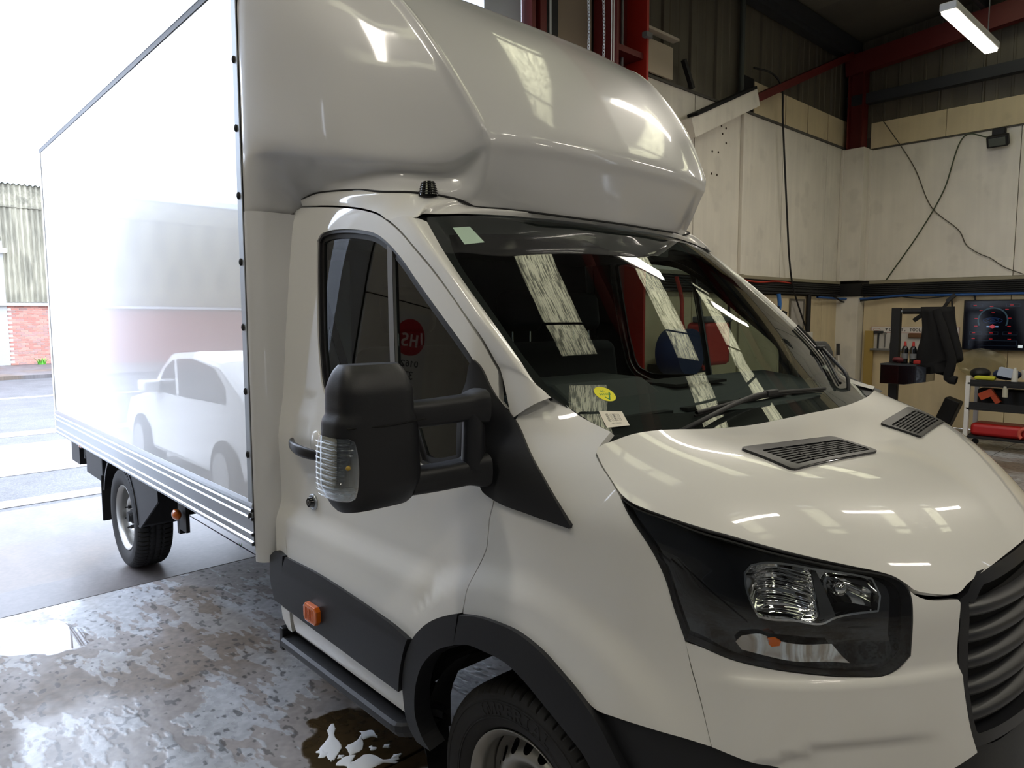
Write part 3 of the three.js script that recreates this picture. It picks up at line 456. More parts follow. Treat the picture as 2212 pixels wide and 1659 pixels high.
// smooth crowned surface, even in z, fitted to the surveyed heights
const hoodY = (() => {
  const terms = []; for (let i = 0; i <= 4; i++) for (let j = 0; j <= 3; j++) if (i + j <= 5) terms.push([i, j]);
  const row = (x, z) => terms.map(([i, j]) => ((x - .55) / .4) ** i * (z / .95) ** (2 * j)), n = terms.length, A = Array.from({ length: n }, () => new Float64Array(n + 1));
  for (const [x, z, y] of hoodPts) { const r = row(x, z); for (let a = 0; a < n; a++) { for (let b = 0; b < n; b++) A[a][b] += r[a] * r[b]; A[a][n] += r[a] * (y - 1.25); } }
  for (let a = 0; a < n; a++) A[a][a] += 2e-3 * (terms[a][0] + 2 * terms[a][1] > 3 ? 1 : .01);
  for (let c = 0; c < n; c++) { let p = c; for (let r = c + 1; r < n; r++) if (Math.abs(A[r][c]) > Math.abs(A[p][c])) p = r; [A[c], A[p]] = [A[p], A[c]]; for (let r = 0; r < n; r++) if (r !== c) { const k = A[r][c] / A[c][c]; for (let q = c; q <= n; q++) A[r][q] -= k * A[c][q]; } }
  const w = A.map((r, i) => r[n] / r[i]);
  return (x, z) => 1.25 + row(x, z).reduce((t, v, i) => t + v * w[i], 0);
})();
const hoodF = (x, z) => V(x, hoodY(x, z), z);
const hoodSide = hoodEdge.map((p) => [p.x, p.z]);
const hoodLoop = smooth([...[...hoodRear].reverse(), ...hoodSide, ...[...hoodSide].reverse().map(([x, z]) => [x, -z]), ...hoodRear.map(([x, z]) => [x, -z])], 0.015, 30);
const hood = mesh('bonnet', patch(hoodLoop, hoodF, { flip: -1, h: 0.025, depth: 0.02 }), M.paint, van);
// vents: raised rim and slats over a dark well
const ventIn = [[.421, .612], [.474, .184], [.599, .172], [.549, .581]];
for (const s of [1, -1]) {
  const c = s > 0 ? ventIn : ventIn.map(([x, z]) => [x, -z]);
  const bil = (u, v) => [lerp(lerp(c[0][0], c[1][0], u), lerp(c[3][0], c[2][0], u), v), lerp(lerp(c[0][1], c[1][1], u), lerp(c[3][1], c[2][1], u), v)];
  const rect = (u0, u1, v0, v1, r) => { const o = []; for (const [cu, cv, a0] of [[u1 - r, v1 - 3 * r, 0], [u0 + r, v1 - 3 * r, 90], [u0 + r, v0 + 3 * r, 180], [u1 - r, v0 + 3 * r, 270]]) for (let k = 0; k <= 4; k++) { const a = (a0 + k * 22.5) * Math.PI / 180; o.push(bil(cu + r * Math.cos(a), cv + 3 * r * Math.sin(a))); } return o; };
  const rim = mesh('bonnet_vent', patch(rect(0, 1, 0, 1, .04), hoodF, { flip: -1, hole: rect(.085, .955, .24, .9, .03), offset: 0.007, depth: 0.012, h: 0.03 }), M.satin, van);
  mesh('vent_well', patch(rect(.05, .98, .2, .94, .03), hoodF, { flip: -1, offset: 0.0015, depth: 0, h: 0.04 }), M.liner, rim);
  for (let k = 0; k < 7; k++) { const v = .27 + .6 * (k + .5) / 7; mesh('vent_slat', patch([bil(.08, v - .022), bil(.96, v - .022), bil(.96, v + .022), bil(.08, v + .022)], hoodF, { flip: -1, offset: 0.0055, depth: 0.004, h: 0.05 }), M.trim, rim); }
  for (let k = 1; k < 4; k++) { const u = .085 + .87 * k / 4; mesh('vent_rib', patch([bil(u - .006, .24), bil(u + .006, .24), bil(u + .006, .9), bil(u - .006, .9)], hoodF, { flip: -1, offset: 0.0068, depth: 0.005, h: 0.05 }), M.trim, rim); }
}
// -- dark structure behind the panel gaps, and the bay under the bonnet
{
  const arch = []; for (let k = 0; k <= 24; k++) { const a = Math.PI * (-.12 + 1.24 * k / 24); arch.push([1.583 - .5 * Math.cos(a), .36 + .44 * Math.sin(a)]); }
  const loop = [[.0, .36], [1.0, .38], ...arch, [2.1, .45], [2.93, .46], [2.93, 1.2], [2.0, 1.2], [1.7, 1.22], [1.42, 1.26], [1.3, 1.2], [1.2, 1.08], [1.16, .95], [1.0, .9], [.6, .88], [.5, 1.04], [.0, 1.06]];
  pair('inner_structure', patch(loop, shell, { ...SH, offset: -0.04, depth: 0, h: 0.06 }), M.liner);
  mesh('bonnet_underside', patch(shrink(hoodLoop, 0.012), hoodF, { flip: -1, offset: -0.03, depth: 0, h: 0.08 }), M.liner, van);
}
// -- headlights
const hl = smooth(O.headlight, 0.01, 45);
const deep = (d0, d1) => (t, y) => { const p = shell(t, y), n = contourN(t), k = -(d0 + d1 * sstep(1.2, .75, t) * sstep(.93, 1.0, y) * sstep(1.2, 1.12, y)); return V(p.x + n[0] * k, y, p.z + n[1] * k); };
for (const s of [1, -1]) {
  const mz = (g) => s > 0 ? g : mirrorZ(g), g = group('headlight', van);
  const put = (n, q, m) => mesh(n, mz(q), m, g);
  put('lens', patch(hl, shell, { ...SH, offset: 0.002, depth: 0 }), M.clear);
  put('lens_seal', patch(shrink(hl, -.0015), shell, { ...SH, hole: shrink(hl, 0.002), offset: 0.001, depth: 0.03 }), M.trimDark);
  const rf = smooth(O.reflector, 0.01, 30), id = smooth(O.indicator, 0.01, 30);
  put('housing', patch(shrink(hl, .003), deep(.022, .012), { ...SH, hole: rf, depth: 0.0, h: .02 }), M.gloss);
  // main bowl: two chrome cells with fine flutes, a vane between them and a shielded bulb
  const mid = [0.80, 1.095], bowl = (t, y) => { const p = shell(t, y), n = contourN(t), c1 = (t > .795 ? ((t - .885) / .09) ** 2 + ((y - 1.1) / .07) ** 2 : ((t - .715) / .075) ** 2 + ((y - 1.09) / .06) ** 2), k = -(.04 + .07 * Math.max(0, 1 - c1) + (t > .8 ? .0035 * Math.sin(y * 900) * sstep(.93, .9, t) : 0)); return V(p.x + n[0] * k, y, p.z + n[1] * k); };
  put('reflector_bowl', patch(rf, bowl, { ...SH, depth: 0, h: .004 }), M.chrome);
  put('bowl_rim', patch(shrink(rf, -.0025), deep(.02, .004), { ...SH, hole: shrink(rf, .002), depth: .02, h: .02 }), M.chrome);
  put('reflector_vane', patch([[.802, 1.148], [.792, 1.148], [.752, 1.046], [.79, 1.04]], deep(.035, 0), { ...SH, depth: .03, h: .03 }), M.darkSteel);
  const bp = shell(.73, 1.098), bn = contourN(.73); const bulb = new THREE.CapsuleGeometry(.017, .02, 6, 18); bulb.rotateZ(Math.PI / 2); bulb.rotateY(Math.atan2(-bn[1], bn[0])); bulb.translate(bp.x - bn[0] * .06, 1.1, bp.z - bn[1] * .06); put('bulb_shield', bulb, M.chrome);
  put('indicator_bowl', patch(id, (t, y) => { const p = shell(t, y), n = contourN(t), k = -(.010 + .008 * Math.sin((t - .7) * 20) ** 2); return V(p.x + n[0] * k, y, p.z + n[1] * k); }, { ...SH, depth: .004, h: .008 }), M.chrome);
  put('indicator_bulb', patch(smooth(O.orange, .01), deep(.004, 0), { ...SH, depth: .008, h: .02 }), M.amber);
  for (let k = 0; k < 3; k++) put('housing_step', patch([[1.17 - k * .03, 1.17 - k * .012], [1.0 - k * .02, 1.06 - k * .012], [1.0 - k * .02, 1.053 - k * .012], [1.17 - k * .03, 1.16 - k * .012]], deep(.016, .004), { ...SH, depth: .01, h: .03 }), M.gloss);
}
// -- windscreen, pillars, roof
const wsX = table([[1.25, .40], [1.407, .152], [1.456, .075], [1.504, .012], [1.533, -.021], [1.596, -.087], [1.666, -.163], [1.738, -.246], [1.819, -.34], [1.909, -.446], [2.008, -.561], [2.06, -.622], [2.12, -.7]]);
const wsZ = table([[1.25, .91], [1.407, .905], [1.6, .901], [1.738, .898], [1.819, .891], [1.909, .878], [2.008, .854], [2.06, .838], [2.12, .82]]);
const ws = (s, y) => V(wsX(y) + .14 * (1 - s * s), y, s * wsZ(y));
const wsTop = (s) => 2.06 - .025 * Math.abs(s) ** 6;
const wsLoop = []; for (let k = 0; k <= 40; k++) { const s = lerp(-.99, .99, k / 40); wsLoop.push([s, wsTop(s)]); } const wsEnd = [[1, 2.01], [1, 1.9], [1, 1.74], [1, 1.6], [.995, 1.53], [.98, 1.5], [.96, 1.478], [.945, 1.455], [.925, 1.43], [.895, 1.408], [.8, 1.385], [.6, 1.372], [.3, 1.365], [0, 1.362]]; wsLoop.push(...wsEnd, ...wsEnd.slice(0, -1).reverse().map(([s, y]) => [-s, y]));
const clearLoop = []; for (let k = 0; k <= 24; k++) { const s = lerp(-.94, .94, k / 24); clearLoop.push([s, 2.0 - .03 * Math.abs(s) ** 4 - .045 * sstep(.34, .2, Math.abs(s + .02))]); } clearLoop.push([.965, 1.9], [.97, 1.75], [.975, 1.6], [.96, 1.5], [.9, 1.455], [.7, 1.444], [.45, 1.436], [0, 1.43], [-.45, 1.436], [-.7, 1.444], [-.9, 1.455], [-.96, 1.5], [-.975, 1.6], [-.97, 1.75], [-.965, 1.9]);
const WF = { flip: -1, h: 0.05 };
const screen = mesh('windscreen', patch(wsLoop, ws, { ...WF, depth: 0 }), M.glass, van);
mesh('windscreen_border', patch(wsLoop, ws, { ...WF, hole: smooth(clearLoop, .03), offset: -0.004, depth: 0 }), M.liner, screen);
{   // stickers on the inside of the glass: plain tag, round inspection sticker, barcode label
  const flat = (quad, tex, name, off = 0.0012) => { const n = 8, rows = []; for (let j = 0; j <= n; j++) { const r = []; for (let i = 0; i <= n; i++) { const u = i / n, v = j / n, q = [0, 1].map((c) => lerp(lerp(quad[0][c], quad[1][c], u), lerp(quad[3][c], quad[2][c], u), v)), p = ws(...q), e = .003, a = ws(q[0] + e, q[1]).sub(p), b = ws(q[0], q[1] + e).sub(p), N = b.cross(a).normalize(); r.push(p.addScaledVector(N.x < 0 ? N.negate() : N, off)); } rows.push(r); } const g = sheet(rows), uv = g.attributes.uv; for (let i = 0; i < uv.count; i++) uv.setY(i, 1 - uv.getY(i)); return mesh(name, g, tex, screen); };
  flat([[.912, 2.0], [.838, 2.008], [.818, 1.952], [.905, 1.94]], std('#b9d2c0', .4, { side: THREE.DoubleSide }), 'paper_tag');
  const qc = canvasTex(256, 256, (c) => { c.fillStyle = '#e9e21a'; c.beginPath(); c.arc(128, 128, 126, 0, 7); c.fill(); c.fillStyle = '#1c7a33'; c.font = 'bold 42px sans-serif'; c.textAlign = 'center'; c.fillText('QC', 120, 96); c.font = 'bold 44px sans-serif'; c.fillText('PASSED', 128, 148); c.strokeStyle = '#1c7a33'; c.lineWidth = 16; c.beginPath(); c.moveTo(96, 178); c.lineTo(126, 226); c.lineTo(206, 100); c.stroke(); });
  const disc = (cs, cy, rs, ry) => { const rows = []; for (let j = 0; j <= 6; j++) { const r = []; for (let i = 0; i <= 40; i++) { const a = i / 40 * 2 * Math.PI, k = j / 6, p = ws(cs + rs * k * Math.cos(a), cy + ry * k * Math.sin(a)); r.push(p.add(V(.0009, .0008, 0))); } rows.push(r); } const g = sheet(rows), uv = g.attributes.uv; for (let j = 0, n = 0; j <= 6; j++) for (let i = 0; i <= 40; i++, n++) { const a = i / 40 * 2 * Math.PI, k = j / 6; uv.setXY(n, .5 - .5 * k * Math.cos(a), .5 + .5 * k * Math.sin(a)); } return g; };
  mesh('inspection_sticker', disc(.8, 1.4955, .034, .0185), std('#ffffff', .5, { map: qc, side: THREE.DoubleSide }), screen);
  const bc = canvasTex(320, 200, (c) => { c.fillStyle = '#ded8cc'; c.fillRect(0, 0, 320, 200); c.fillStyle = '#15130f'; let x = 70; const w = [3, 2, 5, 2, 3, 6, 2, 4, 2, 3, 2, 5, 3, 2, 6, 2, 3, 4, 2, 5, 2, 3, 2, 4, 3, 2, 5, 2, 3, 2]; for (let i = 0; i < w.length && x < 250; i++) { if (i % 2 === 0) c.fillRect(x, 34, w[i] * 1.6, 100); x += w[i] * 2 + 1; } c.font = '26px sans-serif'; c.textAlign = 'center'; c.fillText('1001229431', 160, 166); });
  flat([[.872, 1.457], [.797, 1.452], [.82, 1.421], [.9, 1.42]], std('#ffffff', .5, { map: bc, side: THREE.DoubleSide }), 'barcode_label');
}
// cowl under the glass and the wipers
{
  const rows = []; for (let k = 0; k <= 30; k++) { const z = lerp(-.8, .8, k / 30), q = Math.abs(z), x0 = .31 - .1 * sstep(.5, .9, q); rows.push([V(x0 - .30 + .06 * q, 1.38, z), V(x0 - .16 + .03 * q, 1.366, z), V(x0 - .03, 1.362, z), V(x0 + .03, 1.33, z)]); }
  mesh('cowl_panel', sheet(rows, true), M.trimDark, van);
  const off = (s, y, d) => { const p = ws(s, y), e = .004, a = ws(s + e, y).sub(p), b = ws(s, y + e).sub(p), n = b.cross(a).normalize(); return p.addScaledVector(n.x < 0 ? n.negate() : n, d); };
  const wiper = (pts, blade, name) => { const w = group(name, van); mesh('wiper_arm', tube(pts, .0075, 30, 8), M.trim, w); const q = blade.map(([s, y]) => off(s, y, .018)); mesh('wiper_blade', tube(q, .006, 24, 6), M.trimDark, w); mesh('blade_rubber', tube(blade.map(([s, y]) => off(s, y, .006)), .003, 24, 6), M.rubber, w); const c = off(blade[1][0], blade[1][1], .024); mesh('blade_clip', new RoundedBoxGeometry(.02, .016, .07, 2, .004).translate(c.x, c.y, c.z), M.trim, w); };
  wiper([V(.215, 1.375, .66), off(.6, 1.402, .02), off(.42, 1.424, .026), off(.24, 1.442, .026), off(.1, 1.449, .022)], [[.56, 1.424], [.1, 1.448], [-.35, 1.437]], 'wiper');
  wiper([V(.2, 1.385, -.62), off(-.72, 1.44, .03), off(-.86, 1.5, .034), off(-.965, 1.56, .026)], [[-.6, 1.44], [-.95, 1.56], [-1.0, 1.66]], 'wiper');
  const q = [[V(-.03, 1.515, -.9), V(.1, 1.45, -.9), V(.24, 1.405, -.87)], [V(.02, 1.45, -.83), V(.1, 1.41, -.81), V(.2, 1.385, -.78)]]; mesh('cowl_corner_plate', [sheet(q), sheet(q, true).translate(0, -.004, 0)], M.trim, van);
  for (const p of [[.06, 1.452, -.875], [.15, 1.42, -.855]]) mesh('plate_screw', new THREE.SphereGeometry(.007, 10, 8).translate(...p), M.alu, van);
}
const ROOF_SEAM = [[-1.404, 2.186, .871], [-1.287, 2.196, .87], [-1.159, 2.188, .871], [-.95, 2.165, .878], [-.8, 2.14, .87], [-.72, 2.134, .83], [-.687, 2.13, .8], [-.64, 2.121, .75], [-.6, 2.108, .7], [-.598, 2.093, .63], [-.55, 2.087, .535], [-.525, 2.085, .46], [-.5, 2.081, .385], [-.485, 2.079, .25], [-.47, 2.078, 0]].map((p) => V(...p));
// ruled strip between two space curves, bowed outward
function strip(A, B, bow, n = 10, k = 60) { const ca = new THREE.CatmullRomCurve3(A, false, 'centripetal'), cb = new THREE.CatmullRomCurve3(B, false, 'centripetal'), rows = []; for (let i = 0; i <= k; i++) { const a = ca.getPoint(i / k), b = cb.getPoint(i / k), r = []; for (let j = 0; j <= n; j++) { const u = j / n; r.push(a.clone().lerp(b, u).addScaledVector(bow, 4 * u * (1 - u) * (.75 + .25 * Math.cos(3 * (u - .5))))); } rows.push(r); } return sheet(rows); }
const S3 = (t, y, d = 0) => { const p = shell(t, y), n = contourN(t); return V(p.x + n[0] * d, y, p.z + n[1] * d); };
{
  const dl = O.door, doorEdge = dl.slice(7, 14).map(([t, y]) => S3(t - .006, y + .004)); doorEdge.unshift(S3(dl[6][0] - .005, dl[6][1] + .006)); doorEdge.push(S3(1.66, 1.43));
  const wsEdge = [[1, 2.018], [1, 1.97], [1, 1.91], [1, 1.8], [1, 1.66], [1, 1.59], [1, 1.53], [.99, 1.51], [.985, 1.495]].map(([s, y]) => ws(s, y));
  const ap = strip(doorEdge, wsEdge, V(.02, .012, .014)); pair('a_pillar', ap, M.paint);
  pair('pillar_trim', strip(wsEdge.map((p) => p.clone().add(V(-.004, -.006, -.012))), doorEdge.map((p) => p.clone().add(V(-.02, -.02, -.05))), V(-.03, -.01, -.02)), M.cabin);
  // roof: from the door top and the top of the glass to the seam under the overhang, then on inward
  const topA = [...dl.slice(0, 7).map(([t, y]) => S3(t, y + .007)), ws(1, 2.018).add(V(-.014, .014, .03)), ws(.99, 2.035).add(V(-.008, .012, .008)), ...[.93, .84, .7, .56, .3, 0].map((q) => ws(q, wsTop(q)).add(V(-.004, .007, 0)))];
  const rim = [...ROOF_SEAM], rows = [];
  for (const L of [topA, rim]) { const a = L[6], b = L[7], c = L[8]; L.splice(7, 1, a.clone().lerp(b, .33), a.clone().lerp(b, .66), b, b.clone().lerp(c, .5)); }
  for (let i = 0; i < 18; i++) for (let q = 0; q < (i < 17 ? 6 : 1); q++) {
    const f = (L, k) => { const P = [0, 1, 2].map((c) => catmull(L.map((p) => [p.x, p.y, p.z][c]), i + q / 6)); return V(...P); }, a = f(topA), b = f(rim), inn = b.clone().lerp(V(-1.0, 2.17, 0), .18); inn.y = b.y + .02;
    const row = []; for (let j = 0; j <= 8; j++) { const u = j / 8; row.push(a.clone().lerp(b, u).add(V(.006, .014, .014 * sstep(.5, .85, a.z)).multiplyScalar(4 * u * (1 - u) * .5))); } row.push(inn); rows.push(row);
  }
  const rg = sheet(rows); mesh('cab_roof', [rg.toNonIndexed(), mirrorZ(rg)], M.paint, van);
}
// headliner and rear wall of the cab
mesh('headliner', [box(-1.44, -.62, 2.0, 2.04, -.84, .84)], M.cabin, van);
mesh('cab_rear_wall', [box(-1.47, -1.43, .5, 2.1, -.93, .93)], M.cabin, van);
mesh('cab_floor', [box(-1.44, -.5, .5, .56, -.9, .9)], M.cabin, van);
// -- cabin
{
  const prof = [[.2, 1.2], [.2, 1.36], [.12, 1.395], [.0, 1.43], [-.12, 1.455], [-.25, 1.47], [-.33, 1.46], [-.38, 1.40], [-.36, 1.2], [-.2, .7], [.1, .7]];
  const g = extr(prof, 1.6, .012); g.translate(0, 0, -.8); const dash = mesh('dashboard', g, std('#23282a', .75, { bumpMap: speck, bumpScale: .0003 }), van);
  const bin = extr([[-.1, 1.45], [-.18, 1.5], [-.36, 1.505], [-.4, 1.42], [-.3, 1.4]], .44, .015); bin.translate(0, 0, .22); mesh('instrument_hood', bin, M.cabin, dash);
  mesh('dash_tray', box(-.28, -.1, 1.462, 1.472, -.22, .12), M.liner, dash);
  for (const z of [-.7, -.35, .02, .4]) mesh('demister_slot', box(.05, .08, 1.412, 1.422, z, z + .3), M.liner, dash);
  const wheel = group('steering_wheel', van); const ring = new THREE.TorusGeometry(.19, .017, 12, 40); ring.rotateY(Math.PI / 2); ring.rotateZ(-.5); ring.translate(-.52, 1.28, .42); mesh('wheel_rim', ring, M.rubber, wheel);
  const hub = new THREE.SphereGeometry(.08, 18, 12); hub.scale(.5, 1, 1); hub.rotateZ(-.5); hub.translate(-.5, 1.27, .42); mesh('wheel_hub', hub, M.cabin, wheel); mesh('wheel_spoke', [bar([-.52, 1.27, .24], [-.52, 1.27, .6], .03)], M.cabin, wheel);
  const seat = (z, w) => { const s = group('seat', van), back = new RoundedBoxGeometry(.16, .66, w, 5, .06); back.rotateZ(.16); back.translate(-1.14, 1.26, z); mesh('seat_back', back, M.seat, s); const cu = new RoundedBoxGeometry(.5, .16, w, 5, .06); cu.translate(-.86, .93, z); mesh('seat_cushion', cu, M.seat, s);
    for (const hz of w > .6 ? [z - .22, z + .22] : [z]) { const h = new RoundedBoxGeometry(.1, .2, .26, 6, .048); h.rotateZ(.12); h.translate(-1.2, 1.74, hz); mesh('headrest', h, M.seat, s); for (const q of [-.06, .06]) mesh('headrest_post', cyl(.006, .006, .16, -1.19, 1.6, hz + q, 'y', 10), M.chrome, s); } };
  seat(.5, .5); seat(-.38, .88);
  const belt = mesh('seat_belt', [bar([-1.32, 1.82, .84], [-1.08, 1.1, .74], .045, .004)], M.seat, van);
  mesh('grab_strip', [box(-1.42, -1.40, 1.2, 1.95, .66, .8)], std('#9a9894', .7), van);
  const mir = rbox(-.47, -.41, 1.94, 2.0, -.1, .06, .012); mesh('rear_view_mirror', mir, M.black, van);
}
// -- door mirror on two arms
{
  const m = group('door_mirror', van);
  const sailF = (t, y) => { const p = shell(t, y), n = contourN(t), e = .012 + .03 * sstep(1.66, 1.80, t) * sstep(1.6, 1.35, y); return V(p.x + n[0] * e, y, p.z + n[1] * e); };
  mesh('mirror_base', patch(smooth(O.sail, .012, 45), sailF, { ...SH, depth: .02, h: .02 }), M.trim, m);
  // head: rounded block, shaped by a superellipse in each cross-section
  const rows = [], n = 44, cx = -.235, cz = 1.278;
  for (let j = 0; j <= 30; j++) {
    const v = j / 30, y = lerp(1.222, 1.59, v), e = Math.min(1, Math.sin(Math.PI * clamp(v, .004, .996)) * 1.9) ** .5, wz = (.128 - .012 * sstep(.62, .66, v) - .012 * v) * lerp(.72, 1, e), wx = .075 * lerp(.4, 1, e), row = [];
    for (let i = 0; i < n; i++) { const a = i / n * 2 * Math.PI, c = Math.cos(a), s = Math.sin(a), q = 2 / 4.2; row.push(V(cx + wx * Math.sign(c) * Math.abs(c) ** q - .012 * Math.abs(s) ** 2 * (c > 0 ? 1 : 0), y, cz + .006 * (v - .5) + wz * Math.sign(s) * Math.abs(s) ** q)); }
    rows.push(row);
  }
  const cap = (r, f) => { const c = r.reduce((a, p) => a.add(p), V(0, 0, 0)).multiplyScalar(1 / r.length), o = [r, r.map((p) => p.clone().lerp(c, .5)), r.map((p) => p.clone().lerp(c, .999))]; return sheet(o, f, true); };
  const head = mesh('mirror_head', [sheet(rows, true, true), cap(rows[0], false), cap(rows[30], true)], M.trim, m);
  mesh('mirror_glass', rbox(-.314, -.308, 1.26, 1.53, 1.2, 1.355, .002), M.chrome, m);
  mesh('head_seam', tube([[-.164, 1.445, 1.16], [-.158, 1.44, 1.28], [-.172, 1.44, 1.385]], .002, 20, 6), M.liner, m);
  // clear turn-signal lens wrapped round the outer lower corner
  const headAt = (a, y, d) => { const v = (y - 1.222) / .368, e = Math.min(1, Math.sin(Math.PI * clamp(v, .004, .996)) * 1.9) ** .5, wz = (.128 - .012 * sstep(.62, .66, v) - .012 * v) * lerp(.72, 1, e) + d, wx = .075 * lerp(.4, 1, e) + d, c = Math.cos(a), s = Math.sin(a), q = 2 / 4.2; return V(cx + wx * Math.sign(c) * Math.abs(c) ** q - .012 * Math.abs(s) ** 2 * (c > 0 ? 1 : 0), y, cz + .006 * (v - .5) + wz * Math.sign(s) * Math.abs(s) ** q); };
  const lens = (d, n = 24) => { const r = []; for (let j = 0; j <= n; j++) { const v = j / n, y = lerp(1.258, 1.415, v), row = [], w = Math.sin(Math.PI * clamp(v, .0, 1)) ** .25; for (let i = 0; i <= n; i++) { const a = lerp(1.95, lerp(.75, .42, w), i / n); row.push(headAt(a, y, d * Math.sin(Math.PI * clamp(v, .02, .98)) ** .3)); } r.push(row); } return r; };
  mesh('turn_signal_lens', sheet(lens(.012), true), M.clear, m);
  mesh('turn_signal_reflector', sheet(lens(.003), true), std('#b9babb', .12, { metalness: 1 }), m);
  for (let k = 0; k < 11; k++) { const y = 1.268 + k * .0135, q = []; for (let i = 0; i <= 12; i++) q.push(headAt(lerp(1.9, k > 2 && k < 8 ? .95 : .55, i / 12), y, .0125)); mesh('lens_rib', tube(q, .0017, 20, 5), M.clear, m); }
  const bl = new THREE.SphereGeometry(.006, 12, 8); bl.translate(...headAt(.75, 1.345, .006).toArray()); mesh('turn_signal_bulb', bl, std('#c7a23e', .3), m);
  const arm = (pts, rx, ry, name) => { const c = new THREE.CatmullRomCurve3(pts, false, 'centripetal'), r = []; for (let k = 0; k <= 20; k++) { const p = c.getPoint(k / 20), row = []; for (let i = 0; i < 20; i++) { const a = i / 20 * 2 * Math.PI, w = 1 + .35 * sstep(.75, 1, k / 20); row.push(V(p.x + rx * w * Math.sign(Math.cos(a)) * Math.abs(Math.cos(a)) ** .6, p.y + ry * w * Math.sign(Math.sin(a)) * Math.abs(Math.sin(a)) ** .6, p.z)); } r.push(row); } mesh(name, sheet(r, false, true), M.trim, m); };
  arm([V(-.215, 1.452, 1.185), V(-.195, 1.455, 1.12), V(-.165, 1.462, 1.06), V(-.135, 1.468, 1.0)], .036, .036, 'mirror_arm');
  arm([V(-.22, 1.272, 1.185), V(-.2, 1.275, 1.12), V(-.165, 1.285, 1.06), V(-.135, 1.295, 1.0)], .04, .036, 'mirror_arm');
  mesh('mirror_pivot', [cyl(.036, .03, .15, -.14, 1.375, 1.018, 'y', 24)], M.satin, m);
  const far = m.clone(); far.name = 'door_mirror'; van.add(far); far.scale.z = -1;
}
